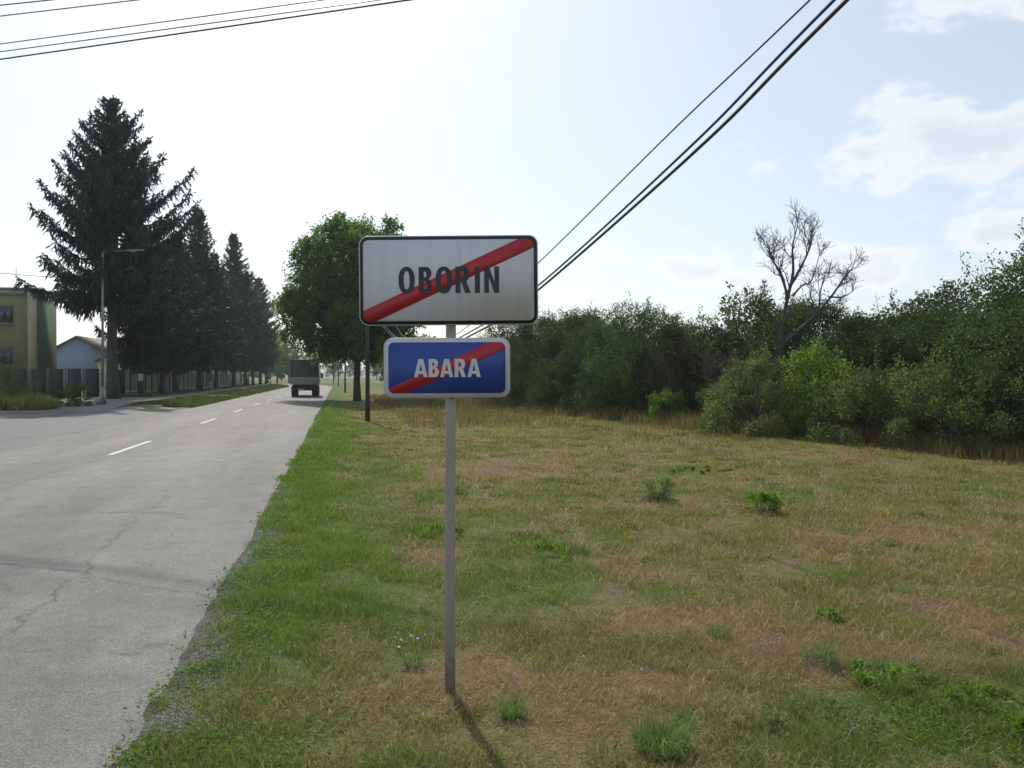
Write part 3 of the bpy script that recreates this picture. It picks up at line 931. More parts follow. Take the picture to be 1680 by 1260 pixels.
# y grows away from the camera; the tail is at y = 0
cargo = MB()
prof = [(-1.08, 1.0), (1.08, 1.0), (1.08, 2.86), (1.0, 2.97), (-1.0, 3.0), (-1.08, 2.88)]
cargo.prism(prof[::-1], .03, 5.2)
cg = cargo.build('tarpaulin', M['tarp'], tr, bevel=.03)
for yy_ in np.arange(.5, 5.1, .9):
    MB().box((1.087, yy_, 1.95), (.012, .05, 1.8)).build('strap', M['tailgate'], cg)
    MB().box((-1.087, yy_, 1.95), (.012, .05, 1.8)).build('strap', M['tailgate'], cg)
MB().box((1.089, 2.6, 1.95), (.006, 5.0, 1.78)).build('side_sheet', M['tarpside'], cg)
for xx in (-1.0, 1.0):
    MB().tube([(xx, .01, 1.0), (xx, .01, 2.86)], .03, 8).build('rear_post', M['chassis'], tr)
tg = MB().box((0, -.01, 1.27), (2.22, .07, .60)).build('tailgate', M['tailgate'], tr, bevel=.012)
for zz in (1.05, 1.27, 1.49):
    MB().box((0, -.05, zz), (2.2, .015, .03)).build('rib', M['tailgate'], tg)
MB().box((0, 2.7, .86), (1.9, 5.2, .16)).build('chassis', M['chassis'], tr, bevel=.01)
bar = MB().box((0, .05, .58), (2.0, .09, .16)).build('rear_bumper', M['chassis'], tr, bevel=.01)
for xx in (-.82, .82):
    MB().box((xx, -.005, .6), (.32, .05, .12)).build('tail_light', M['taillight'], tr, bevel=.008)
MB().box((-.28, -.005, .6), (.5, .02, .11)).build('number_plate', M['notice'], tr)
MB().box((0, .3, .74), (2.1, .04, .12)).build('under_panel', M['chassis'], tr)
def wheel(x, y, name='wheel'):
    w = MB(); rim = MB()
    P = [(x - .12, y, .44), (x + .12, y, .44)]
    V, F = tube([(x - .13, y, .44), (x - .10, y, .44), (x + .10, y, .44), (x + .13, y, .44)], [.36, .44, .44, .36], 20)
    w.add(V, F); o = w.build('wheel', M['rubber'], tr, True)
    sx = 1 if x > 0 else -1
    rim.tube([(x + sx * .125, y, .44), (x + sx * .145, y, .44)], [.24, .2], 16).build('rim', M['rim'], o, True)
for xx in (-.93, -.66, .66, .93):
    wheel(xx, 1.25)
for xx in (-.9, .9):
    wheel(xx, 5.6)
for xx in (-.8, .8):
    MB().box((xx, .72, .42), (.5, .012, .48)).build('mudflap', M['rubber'], tr)
cab = MB()
cab.prism([(-1.0, .7), (1.0, .7), (1.0, 2.0), (.92, 2.35), (-.92, 2.35), (-1.0, 2.0)][::-1], 5.3, 6.9)
cb = cab.build('cab', M['cab'], tr, bevel=.06)
MB().box((0, 6.92, 1.75), (1.7, .03, .7)).build('windscreen', M['glassdark'], cb)
for s in (-1, 1):
    MB().box((s * 1.005, 6.2, 1.7), (.02, .8, .6)).build('side_window', M['glassdark'], cb)
    mr_ = MB().box((s * 1.2, 6.6, 1.68), (.2, .08, .42)).build('mirror', M['chassis'], tr, bevel=.02)
    MB().tube([(s * .98, 6.6, 1.9), (s * 1.2, 6.6, 1.9)], .015, 6).build('mirror_arm', M['chassis'], mr_)
MB().box((0, 6.95, .55), (2.0, .12, .3)).build('front_bumper', M['chassis'], tr, bevel=.03)

# ------------------------------------------------------------------ houses behind the fence
def window(parent, x, y, z, w, h, axis_='y', fm='frame'):
    """window on a wall facing -y (or +x)"""
    if axis_ == 'y':
        wd = MB().box((x, y - .03, z), (w, .08, h)).build('window', M[fm], parent)
        for k in (-1, 1):
            MB().box((x + k * w * .235, y - .075, z), (w * .40, .012, h * .84)).build('pane', M['glassdark'], wd)
        MB().box((x, y - .09, z - h / 2 - .04), (w + .2, .2, .06)).build('sill', M['palecorner'], wd)
    else:
        wd = MB().box((x + .03, y, z), (.08, w, h)).build('window', M[fm], parent)
        for k in (-1, 1):
            MB().box((x + .075, y + k * w * .235, z), (.012, w * .40, h * .84)).build('pane', M['glassdark'], wd)
        MB().box((x + .09, y, z - h / 2 - .04), (.2, w + .2, .06)).build('sill', M['palecorner'], wd)
hs = empty('house', (-22.9, 68.4, .1), 0, 'two-storey flat-roofed house with yellow front and green end wall', 'house')
MB().box((-6.5, 2.2, 4.15), (13.0, 4.4, 8.3)).build('wall', M['yellowwall'], hs)
MB().box((.02, 2.35, 4.13), (.10, 4.1, 8.26)).build('end_wall', M['greenwall'], hs)
MB().box((-.28, -.04, 4.14), (.56, .12, 8.28)).build('corner_pier', M['palecorner'], hs)
MB().box((-6.45, 2.2, 8.36), (13.3, 4.7, .12)).build('roof', M['roofgrey'], hs)
MB().box((-6.4, -.04, 8.05), (12.0, .08, .4)).build('cornice', M['palecorner'], hs)
for xx in (-2.05, -5.2, -8.4, -11.5):
    window(hs, xx, 0, 6.35, .95, 1.4); window(hs, xx - .05, 0, 3.15, .95, 1.4)
ant = MB().tube([(-1.9, 1.5, 8.3), (-1.9, 1.5, 10.2)], .02, 5)
ant.tube([(-2.2, 1.5, 9.6), (-1.6, 1.5, 9.6)], .012, 4).tube([(-2.1, 1.5, 9.9), (-1.7, 1.5, 9.9)], .012, 4)
tag(ant.build('aerial', M['galv'], hs))

def gable_house(name, x, y, w, d, eave, ridge, wall, roof, label, rz=0.0, wins=()):
    o = empty(name, (x, y, 0), rz, label, 'house')
    MB().prism([(-w/2, 0), (w/2, 0), (w/2, eave), (0, ridge), (-w/2, eave)][::-1], 0, d).build('wall', M[wall], o)
    for s in (-1, 1):
        sl = math.hypot(w/2, ridge - eave); a = math.atan2(ridge - eave, w/2)
        mb = MB()
        x0, z0, x1, z1 = s * (w/2 + .3), eave - .3 * math.tan(a) + .03, 0, ridge + .03
        V = [(x0, -.3, z0), (x1, -.3, z1), (x1, d + .3, z1), (x0, d + .3, z0), (x0, -.3, z0 + .14), (x1, -.3, z1 + .14), (x1, d + .3, z1 + .14), (x0, d + .3, z0 + .14)]
        mb.add(V, np.array([[0,1,2,3],[4,7,6,5],[0,4,5,1],[1,5,6,2],[2,6,7,3],[3,7,4,0]]))
        mb.build('roof', M[roof], o)
    for (xx, zz, ww, hh) in wins:
        window(o, xx, 0, zz, ww, hh, 'y', 'framewhite')
    return o
gable_house('house', -30.4, 104, 5.0, 12, 4.9, 6.35, 'bluewall', 'roofbrown', 'blue-grey gabled house right of the yellow one', R(0))
gable_house('house', -27.5, 118, 9, 9, 5.2, 7.6, 'whitewall', 'roofgrey', 'white house with pale roof behind the first spruce trunk', R(0), ((-2.6, 3.6, 1.0, 1.3), (0, 3.6, 1.0, 1.3), (2.6, 3.6, 1.0, 1.3)))
gable_house('house', -23.0, 96, 6, 9, 3.4, 4.9, 'beigewall', 'roofbrown', 'beige house glimpsed between the spruce trunks', R(0), ((-1.6, 2.6, .9, 1.1), (1.2, 2.6, .9, 1.1)))
gable_house('house', -24.5, 150, 9, 12, 4.6, 7.0, 'whitewall', 'roofgrey', 'white house far behind the end of the mesh fence', R(0), ((-2.4, 3.0, 1.1, 1.3), (2.0, 3.0, 1.1, 1.3)))
gable_house('house', -23.0, 128, 7, 10, 4.4, 6.2, 'beigewall', 'roofbrown', 'plain beige house wall beyond the mesh fence', R(0), ((0, 2.8, 1.1, 1.3),))

# ------------------------------------------------------------------ fences
fa, fb = np.array([-31.0, 63.9]), np.array([-16.2, 60.75])
fl = np.linalg.norm(fb - fa); fd = (fb - fa) / fl; frz = math.atan2(fd[1], fd[0])
fz = .12
fe = empty('panel_fence', (fa[0], fa[1], fz), frz, 'dark panel fence with light gaps in front of the yellow house', 'fence')
mb = MB().box((0, 0, 1.08), (.94, .05, 2.0)); pm = mb.mesh('panel', M['fencepanel'])
mb = MB().box((0, 0, 1.05), (.09, .09, 2.2)); fpm = mb.mesh('post', M['fencepost'])
npan = 12; PS = fl / npan
for k in range(npan):
    o = link(bpy.data.objects.new('panel', pm), fe); o.location = (.63 + k * PS, 0, random.uniform(-.02, .03)); o.rotation_euler = (0, random.uniform(-.006, .006), 0)
    o = link(bpy.data.objects.new('post', fpm), fe); o.location = (k * PS, .03, 0)
for zz in (.45, 1.75):
    MB().tube([(0, .06, zz), (npan * PS, .06, zz)], .025, 6).build('rail', M['fencepost'], fe)
# gate of upright bars
g0 = np.array([-16.0, 62.6]); g1 = np.array([-16.0, 66.0])
ge = empty('bar_gate', (g0[0], g0[1], fz), R(90), 'dark gate of upright bars beside the spruce trunks', 'gate')
bmsh = MB().tube([(0, 0, .12), (0, 0, 2.05)], .016, 5).mesh('bar', M['fencepanel'])
for k in range(27):
    o = link(bpy.data.objects.new('bar', bmsh), ge); o.location = (.12 + k * .12, 0, 0)
for zz in (.2, 1.1, 1.95):
    MB().box((1.7, 0, zz), (3.4, .04, .05)).build('rail', M['fencepanel'], ge)
for xx in (0, 3.4):
    MB().box((xx, 0, 1.1), (.1, .1, 2.2)).build('post', M['fencepanel'], ge)
# mesh fence along the pavement
me_ = empty('mesh_fence', (-16.2, 66.2, fz), R(90), 'green wire mesh fence running along the pavement behind the spruces', 'fence')
pm2 = MB().tube([(0, 0, 0), (0, 0, 2.05)], .055, 6).mesh('post', M['fencepanel'])
for k in range(36):
    o = link(bpy.data.objects.new('post', pm2), me_); o.location = (k * 2.5, 0, 0)
    if k < 35:
        MB().add([(k * 2.5, .02, .22), (k * 2.5 + 2.5, .02, .22), (k * 2.5 + 2.5, .02, 1.85), (k * 2.5, .02, 1.85)], np.array([[0, 1, 2, 3]])).build('mesh_panel', M['wiremesh'], me_)
MB().box((43.7, 0, .1), (87.4, .12, .22)).build('base_wall', M['paving'], me_)
for zz in (.3, 1.9):
    MB().tube([(0, 0, zz), (87.4, 0, zz)], .014, 5).build('rail', M['fencepanel'], me_)
cable(sag((-31, 66, 10.2), (-15.3, 58.2, 8.2), .3), .02, 'dark wire dipping from the left edge to the big spruce', group='wires by the yellow house')
cable(sag((-22.8, 68.6, 8.3), (-15.2, 58.4, 8.0), .15), .014, 'short wire from the house corner to the big spruce', group='wires by the yellow house')

# ------------------------------------------------------------------ trees
def spruce_meshes(seed, H, z0, Rm, dens=1.0, top_pow=.85, tr_r=.46):
    rg = np.random.default_rng(seed)
    crown, trunk = MB(), MB()
    zs = np.linspace(-.3, H, 14)
    lean = np.stack([.12 * np.sin(zs * .35 + seed), .12 * np.cos(zs * .3 + seed), zs], 1)
    rad = tr_r * (1 - zs / H).clip(0) ** .8 + .02
    rad[0] *= 1.35; rad[1] *= 1.08
    trunk.tube(lean, rad, 10)
    z = z0
    P_, D_, L_l, W_l, T_ = [], [], [], [], []
    while z < H - .15:
        q = (z - z0) / (H - z0)
        prof = (1 - q) ** top_pow
        if q < .18: prof *= .72 + .28 * q / .18
        nb = 5 if q < .85 else 4
        a0 = rg.uniform(0, 6.28)
        for b in range(nb):
            if rg.uniform() < .12: continue
            az_ = a0 + b * 6.283 / nb + rg.normal() * .25
            ln = max(.25, Rm * prof * rg.choice([rg.uniform(.85, 1.12), rg.uniform(.45, .85)], p=[.6, .4]) * (1 + .28 * math.sin(2.1 * az_ + z * .55 + seed) * math.sin(z * .9 + 1.7 * az_)))
            n = max(5, int(ln / .16))
            t = np.linspace(0, 1, n)
            rise = (.02 + 1.0 * min(q / .45, 1) * .30 + .32 * q - .30 * (1 - min(q / .3, 1))) + rg.normal() * .10
            zz = z + ln * (rise * t - (.25 * (1 - q)) * np.sin(t * math.pi) * .7 + .16 * t ** 3)
            r = ln * t
            sw = rg.normal() * .05 * ln * t ** 2
            ca, sa = math.cos(az_), math.sin(az_)
            px = r * ca - sw * sa; py = r * sa + sw * ca
            cx = np.interp(z, zs, lean[:, 0]); cy = np.interp(z, zs, lean[:, 1])
            P = np.stack([px + cx, py + cy, zz], 1)
            trunk.tube(P[::max(1, n // 5)], np.linspace(.035 + .006 * ln, .008, len(P[::max(1, n // 5)])), 4, False)
            T = unit(np.gradient(P, axis=0)); S = unit(np.cross(T, [0, 0, 1.0]))
            m = t > .12
            for rep in range(max(1, int(round(5 * dens)))):
                idx = np.where(m)[0]
                if not len(idx): continue
                base = P[idx] + rg.normal(size=(len(idx), 3)) * .05
                side = rg.choice([-1, 1], len(idx))[:, None]
                if rep % 5 < 2:      # side twigs, drooping
                    d = T[idx] * .55 + S[idx] * side * .8 + np.array([0, 0, -.35 * (1 - q) + .1]) + rg.normal(size=(len(idx), 3)) * .2
                    l = (.16 + .5 * (1 - np.abs(t[idx] - .45)) * min(1, ln / 3)) * rg.uniform(.6, 1.2, len(idx))
                elif rep % 5 < 4:   # hanging twigs
                    d = np.array([0, 0, -1.0]) + T[idx] * .3 + rg.normal(size=(len(idx), 3)) * .25
                    l = (.18 + .62 * (1 - q)) * min(1, .4 + ln / 4) * rg.uniform(.4, 1.3, len(idx))
                else:                # along the branch, slightly up
                    d = T[idx] + np.array([0, 0, .25]) + rg.normal(size=(len(idx), 3)) * .3
                    l = .34 * rg.uniform(.6, 1.2, len(idx))
                P_.append(base); D_.append(d); L_l.append(l); W_l.append(l * .0 + rg.uniform(.09, .15, len(idx))); T_.append(rg.uniform(0, 1, len(idx)) ** 1.5 * (.4 + .6 * t[idx]))
                # second half of each twig
                tip = base + unit(d) * l[:, None] * .55
                d2 = d + np.cross(d, [0, 0, 1.0]) * rg.choice([-.7, .7], len(idx))[:, None]
                P_.append(tip); D_.append(d2); L_l.append(l * .6); W_l.append(l * 0 + rg.uniform(.07, .12, len(idx))); T_.append(rg.uniform(0, 1, len(idx)) ** 1.5)
        z += rg.uniform(.20, .34) * (.75 + .4 * (1 - q))
    leaves(crown, np.concatenate(P_), np.concatenate(D_), np.concatenate(L_l), np.concatenate(W_l), np.concatenate(T_), rg)
    return crown.mesh('crown', M['spruce']), trunk.mesh('trunk', M['bark'], True)

def plant_tree(name, meshes, x, y, s=1.0, rz=0.0, sz_=None, label=None, cat='tree', group=None):
    o = empty(name, (x, y, float(gz(x, y))), rz, label, cat, group)
    o.scale = (s, s, sz_ or s)
    for nm, me in zip(('crown', 'trunk'), meshes):
        link(bpy.data.objects.new(nm, me), o)
    return o
sp_big = spruce_meshes(101, 19.9, 7.2, 5.8, 2.1, .82, .36)
sp_b = spruce_meshes(202, 19.5, 4.4, 3.5, 2.0, .8, .18)
sp_c = spruce_meshes(303, 19.5, 4.0, 3.3, 2.0, .75, .16)
plant_tree('spruce', sp_big, -14.67, 57.9, 1.0, R(200), label='tallest dark spruce with a broad conical crown behind the lamp', group='spruces along the pavement')
SPR = [(-14.75, 65.6, .80, 40, .70, 'b', 'slim spruce with a pale notice on its trunk, next to the tallest one'),
       (-14.5, 72.0, 1.0, 130, .66, 'c', 'third spruce from the lamp, its low branches drooping'),
       (-14.8, 79.3, 1.2, 250, .76, 'b', 'fourth spruce from the lamp in the dark row'),
       (-14.7, 90.9, 1.38, 10, 1.0, 'b', 'slender spruce whose tip rises second highest in the row'),
       (-14.6, 102.6, 1.35, 75, .84, 'c', 'spruce left of the third highest tip in the row'),
       (-14.7, 122.0, 1.45, 190, 1.13, 'b', 'tall narrow spruce with the third highest tip'),
       (-14.4, 133.0, 1.4, 300, .90, 'c', 'spruce between the two farthest tall tips'),
       (-14.6, 158.0, 1.4, 20, 1.03, 'c', 'last tall spruce at the far end of the row'),
       (-14.5, 146.0, 1.25, 220, .8, 'b', 'shorter spruce just before the last tall one'),
       (-16.8, 84.5, 1.3, 120, .62, 'c', 'low bushy spruce set back behind the fourth trunk'), (-16.9, 111.0, 1.4, 10, .72, 'b', 'bushy spruce set back in the middle of the row')]
for x, y, s, rz, sz_, k, l in SPR:
    plant_tree('spruce', sp_b if k == 'b' else sp_c, x, y, s, R(rz), sz_, l, group='spruces along the pavement')
tag(MB().box((0, 0, 0), (.34, .012, .55)).build('notice', M['notice']), 'pale notice fixed to the second spruce trunk', 'notice').location = (-14.66, 65.19, 1.6)
bpy.data.objects['notice'].rotation_euler = (0, 0, R(16))

def broadleaf_meshes(seed, cz, rx, rz_, ncl, per, leafL, leafW, trunk_h, trunk_r, mat, drop=.5, clr=1.15, low=-.85):
    rg = np.random.default_rng(seed)
    crown, trunk = MB(), MB()
    th_ = np.array([[0, 0, -.3], [.05, .02, trunk_h * .5], [0.0, .05, trunk_h], [-.1, .05, trunk_h + 1.6], [.1, 0, cz + rz_ * .4]])
    trunk.tube(th_, [trunk_r * 1.35, trunk_r, trunk_r * .9, trunk_r * .6, trunk_r * .2], 10)
    ii = np.arange(ncl) + .5; zf = 1 - (1 - low) * ii / ncl; pf = ii * 2.39996
    c = unit(np.stack([np.sqrt(1 - zf ** 2) * np.cos(pf), np.sqrt(1 - zf ** 2) * np.sin(pf), zf], 1) + rg.normal(size=(ncl, 3)) * .10)
    lump = 1 + .10 * np.sin(3 * np.arctan2(c[:, 1], c[:, 0]) + seed) + .08 * np.sin(5 * c[:, 2] + 2 * seed) + rg.normal(size=len(c)) * .09
    depth = np.where(rg.uniform(size=len(c)) < .68, rg.uniform(.82, 1.0, len(c)), rg.uniform(.35, .8, len(c)))
    C = c * np.array([rx, rx, rz_]) * (lump * depth)[:, None] + np.array([0, 0, cz])
    P_, D_, T_ = [], [], []
    for k in range(len(C)):
        e = C[k]
        zs0 = rg.uniform(trunk_h * .95, min(trunk_h + 2.5, max(trunk_h + .2, e[2])))
        s0 = np.array([0, 0.03, zs0])
        mid = s0 * .45 + e * .55 + np.array([0, 0, .5 + .1 * rx]) + rg.normal(size=3) * .25
        t = np.linspace(0, 1, 6)[:, None]
        path = (1 - t) ** 2 * s0 + 2 * t * (1 - t) * mid + t ** 2 * e
        trunk.tube(path, np.linspace(trunk_r * .34, .012, 6), 5, False)
        n = int(per * rg.uniform(.6, 1.3)); cr = clr * rg.uniform(.7, 1.25)
        # shoots inside the clump
        ns = max(6, n // 14)
        ends = unit(rg.normal(size=(ns, 3)) + np.array([0, 0, .15])) * cr * rg.uniform(.5, 1.0, (ns, 1))
        for v in ends[:3]:
            trunk.tube([e, e + v * .5, e + v], [.012, .008, .004], 3, False)
        pick = rg.integers(0, ns, n); u = rg.uniform(.25, 1.0, n)[:, None]
        P = e + ends[pick] * u + rg.normal(size=(n, 3)) * .09
        P_.append(P); D_.append(unit(ends[pick]) * .7 + rg.normal(size=(n, 3)) * .55 + np.array([0, 0, -drop]))
        T_.append(np.clip(rg.normal(.38, .22, n) + .2 * (k % 3 - 1), 0, 1))
    P = np.concatenate(P_)
    leaves(crown, P, np.concatenate(D_), rg.uniform(.7, 1.2, len(P)) * leafL, rg.uniform(.7, 1.2, len(P)) * leafW, np.concatenate(T_), rg)
    return crown.mesh('crown', M[mat]), trunk.mesh('trunk', M['bark'], True)
walnut = broadleaf_meshes(404, 7.35, 4.95, 5.1, 215, 540, .23, .125, 2.9, .24, 'walnut', .55, 1.15, -.95)
plant_tree('walnut_tree', walnut, 1.35, 59.0, 1.0, R(205), label='broad leafy walnut tree behind the town boards, overhanging the road')
far_tree = broadleaf_meshes(505, 5.2, 3.6, 4.0, 60, 240, .26, .16, 1.8, .2, 'walnut', .3, 1.1, -.9)
FAR = [(-15.0, 176, 1.15, 'leafy tree at the end of the spruce row'), (-13.8, 192, 1.0, 'rounded leafy tree left of the truck'),
       (-17.0, 205, 1.2, 'leafy tree farthest along the left side'), (-12.5, 215, 1.0, 'small leafy tree just left of the truck body'),
       (9.0, 128, .8, 'pale leafy tree in the far field right of the road'), (14.0, 140, .95, 'second leafy tree in the far field behind the walnut'), (10, 165, .9, 'hazy tree beyond the far poles'),
       (-22, 330, 1.3, 'distant dark tree clump right of the truck, left tree'), (-12, 345, 1.3, 'distant dark tree clump right of the truck, middle tree'), (-2, 380, 1.2, 'distant dark tree clump right of the truck, right tree'),
       (8, 420, 1.4, 'hazy distant tree between the far poles'), (20, 430, 1.4, 'hazy distant tree right of the far poles'), (-34, 300, 1.3, 'distant tree hidden partly by the truck'),
       (34, 440, 1.5, 'hazy distant tree behind the walnut trunk'), (-20, 100, .0, '')]
for k, (x, y, s, l) in enumerate(FAR):
    if s: plant_tree('leafy_tree', far_tree, x, y, s, k * 1.3, label=l, group='trees farther along the road')
# a distant wood as one mass along the plain
mb = MB(); rg = np.random.default_rng(9)
n = 9000
a = rg.uniform(-1.0, 1.0, n); rr = 1500 + rg.uniform(0, 160, n)
hh = 5 + 7 * fbm(a * 40, a * 0, 1.0, 77, 3)
P = np.stack([np.sin(a) * rr, np.cos(a) * rr, rg.uniform(0, 1, n) * hh], 1)
leaves(mb, P, rg.normal(size=(n, 3)) + np.array([0, 0, .8]), rg.uniform(4, 8, n), rg.uniform(3, 6, n), rg.uniform(0, .6, n), rg)
tag(mb.build('wood', M['walnut']), 'far-off belt of woodland under the hills', 'wood', kind='stuff')

# ------------------------------------------------------------------ the hedge on the right
def shrub_meshes(seed, rx, ry, h, ncl, shoots, per, leafL, leafW, mat, spire=.5, low=.06, droop=.0, stemmat='bark'):
    """multi-stemmed shrub: clusters of leafy shoots, some standing up above the outline"""
    rg = np.random.default_rng(seed)
    crown, stems = MB(), MB()
    ph = rg.uniform(0, 6.283, ncl); ct = rg.uniform(-.35, 1.0, ncl)
    st = np.sqrt(1 - np.clip(ct, 0, 1) ** 2)
    lump = 1 + .15 * np.sin(3 * ph + seed) + .10 * np.sin(7 * ph + 2 * seed) + rg.normal(size=ncl) * .08
    C = np.stack([rx * st * np.cos(ph) * lump, ry * st * np.sin(ph) * lump, h * (low + .06 + (.92 - low) * np.clip((ct + .35) / 1.35, 0, 1)) * (.9 + .1 * lump)], 1)
    for k in range(0, ncl, 2):
        b = np.array([C[k, 0] * .12, C[k, 1] * .12, -.1]); e = C[k]
        t = np.linspace(0, 1, 5)[:, None]
        mid = np.array([C[k, 0] * .45, C[k, 1] * .45, C[k, 2] * .65])
        stems.tube((1 - t) ** 2 * b + 2 * t * (1 - t) * mid + t ** 2 * e, np.linspace(.035, .01, 5) * (h / 4.5) ** .7, 5, False)
    P_, D_, T_, S_ = [], [], [], []
    for k in range(ncl):
        inward = C[k] * np.array([.55, .55, .72])
        tone = rg.normal(0, .20)
        outw = unit(np.array([C[k, 0] / rx, C[k, 1] / ry, C[k, 2] / h * .9]))
        nl = int(shoots * per * .62); rl = rg.uniform(.38, .72) * (h / 4.5) ** .8      # a rounded lobe of leaves
        dr = unit(rg.normal(size=(nl, 3)) + outw * .55)
        rr_ = rl * rg.uniform(.45, 1.0, nl) ** .6 * (1 + .18 * np.sin(5 * dr[:, 0] + k) * np.sin(6 * dr[:, 1] + 2 * k))
        P_.append(C[k] * np.array([.94, .94, .96]) + dr * rr_[:, None] * np.array([1.1, 1.1, .9]))
        D_.append(dr * .8 + rg.normal(size=(nl, 3)) * .5 + np.array([0, 0, .1 - droop]))
        T_.append(np.clip(rg.normal(.38, .18, nl) + tone, 0, 1)); S_.append(rg.uniform(.65, 1.25, nl))
        for s in range(max(2, int(shoots * .55))):
            out = unit(np.array([C[k, 0] / rx, C[k, 1] / ry, C[k, 2] / h * .9]) + rg.normal(size=3) * .55)
            end = C[k] + out * rg.uniform(.15, .55) * (h / 4.5) + rg.normal(size=3) * .22 * (h / 4.5)
            end[2] = max(end[2], .05)
            n = per
            ext = 0.0
            if C[k, 2] > h * .62 and rg.uniform() < .30:
                ext = spire * rg.uniform(.4, 1.2); n = int(per * 1.4)
            t = rg.uniform(.15, 1, n) ** .7
            p = inward + (end - inward) * t[:, None]
            p[:, 2] += ext * np.clip((t - .4) / .6, 0, 1) ** 1.3
            p += rg.normal(size=(n, 3)) * (.13 * (1.15 - t) + .035)[:, None] * (h / 4.5) ** .6
            if ext and rg.uniform() < .5:
                stems.tube([inward * .4 + end * .6, end + np.array([0, 0, ext * .5]), end + np.array([0, 0, ext])], [.008, .006, .003], 3, False)
            d = unit(end - inward + np.array([0, 0, ext])) * .6 + rg.normal(size=(n, 3)) * .6 + np.array([0, 0, .1 - droop])
            P_.append(p); D_.append(d)
            T_.append(np.clip(rg.normal(.38, .2, n) + tone, 0, 1))
            S_.append(rg.uniform(.65, 1.25, n))
    P = np.concatenate(P_); P[:, 2] = np.maximum(P[:, 2], .02)
    S = np.concatenate(S_)
    leaves(crown, P, np.concatenate(D_), S * leafL, S * leafW, np.concatenate(T_), rg)
    return crown.mesh('crown', M[mat]), stems.mesh('stems', M[stemmat], True)
def shrub(name, meshes, x, y, s, rz, label, group=None, sz_=None, cat='shrub'):
    o = empty(name, (x, y, float(gz(x, y)) - .02), rz, label, cat, group)
    o.scale = (s, s, sz_ or s)
    for nm, me in zip(('crown', 'stems'), meshes):
        link(bpy.data.objects.new(nm, me), o)
    return o
SV = [shrub_meshes(611, 2.0, 2.0, 5.0, 62, 14, 36, .10, .052, 'shrub', .3),
      shrub_meshes(622, 2.1, 2.0, 5.0, 68, 13, 36, .094, .046, 'shrub_pale', .35),
      shrub_meshes(633, 2.2, 2.1, 5.0, 58, 15, 34, .11, .058, 'shrub', .3),
      shrub_meshes(644, 1.9, 2.1, 5.0, 66, 13, 36, .092, .044, 'shrub_pale', .5)]
base = np.array([(8.3, 52.0), (9.5, 44.0), (10.6, 38.5), (11.7, 33.4), (12.3, 27.5), (12.9, 22.0), (14.2, 16.5), (15.0, 12.0), (15.8, 6.0)])
def hedge_x(y): return np.interp(-y, -base[:, 1], base[:, 0])
# x offset behind the hedge line, y, height, variant
HEDGE = [
 (1.4, 45.6, 5.6, 2, 'dark shrub at the far left end of the hedge, beside the blue board'), (1.5, 42.4, 6.0, 3, 'tall spiry shrub with thin shoots right of the white board'),
 (1.6, 39.2, 5.4, 1, 'grey-green shrub second from the left end of the hedge'), (1.5, 36.2, 5.5, 0, 'dark rounded shrub in the left half of the hedge'),
 (1.3, 33.2, 5.0, 1, 'pale green shrub bulging forward in the middle of the left hedge'), (2.2, 30.6, 4.8, 2, 'dark shrub behind the bare brown twigs'),
 (5.2, 29.0, 4.5, 3, 'shrub just left of the dead tree'), (6.3, 25.4, 4.9, 0, 'dark shrub right of the dead tree'),
 (4.6, 22.4, 4.2, 2, 'dark shrub behind the bright green sapling'), (3.2, 19.0, 4.9, 1, 'grey-green shrub in the right half of the hedge'),
 (3.0, 16.2, 5.0, 3, 'broad grey-green shrub with spiry top at the right'), (2.6, 13.4, 5.1, 1, 'tall bright-topped shrub at the right edge of the view'), (2.4, 10.6, 5.2, 0, 'shrub at the outer right edge of the hedge')]
for k, (dx, y, h, v, l) in enumerate(HEDGE):
    shrub('shrub', SV[v], float(hedge_x(y)) + dx, y, (1.0, .86, 1.08, .9)[k % 4], k * 1.7, l, 'shrubs of the hedge', h / 5.0 * (.95, .80, .92, .76, .96, .84)[k % 6])
BACK = [(3.0, 49.5, 5.6), (4.9, 46.0, 6.2), (4.8, 41.5, 6.0), (5.0, 37.0, 5.6), (5.2, 33.0, 5.2), (7.6, 30.0, 5.5), (8.2, 26.5, 5.3), (7.2, 22.5, 5.9), (6.4, 18.5, 5.4), (6.2, 15.0, 5.8), (6.0, 11.5, 6.4),
        (5.5, 56.0, 5.5), (9.0, 62.0, 5.5), (8.0, 70.0, 6.0), (9.0, 80.0, 6.0)]
for k, (dx, y, h) in enumerate(BACK):
    nth = ('fourth', 'fifth', 'sixth', 'seventh', 'eighth', 'ninth', 'tenth', 'eleventh', 'twelfth', 'thirteenth', 'last', 'third', 'second', 'first', 'hidden outermost')[k]
    shrub('shrub', SV[(k * 3 + 1) % 4], float(hedge_x(y)) + dx, y, 1.15, k * 2.3 + .6, nth + ' shrub from the left in the rear row of the hedge', 'rear row of the hedge', h / 5.0 * (.74, .88, .70, .80)[k % 4])
leafy = shrub_meshes(655, 1.7, 1.6, 4.6, 40, 8, 20, .16, .075, 'shrub_pale', .6)
shrub('shrub', leafy, 15.5, 28.2, 1.0, 2.0, 'large-leaved shrub left of the dead tree trunk', sz_=1.04)
yel = shrub_meshes(666, .9, .9, 3.4, 20, 7, 16, .11, .055, 'yellow', .3)
shrub('shrub', yel, 15.75, 26.9, 1.0, 0, 'yellowing shrub behind the dead tree trunk', sz_=1.15)
lowA = shrub_meshes(677, 1.25, 1.1, 1.9, 40, 10, 22, .085, .038, 'lowshrub', .4, .02, .25)
lowB = shrub_meshes(688, .75, .75, 2.5, 26, 9, 22, .085, .055, 'bright', .35, .02)
lowC = shrub_meshes(699, 1.1, 1.0, 1.5, 36, 10, 22, .065, .034, 'lowshrub', .55, .02)
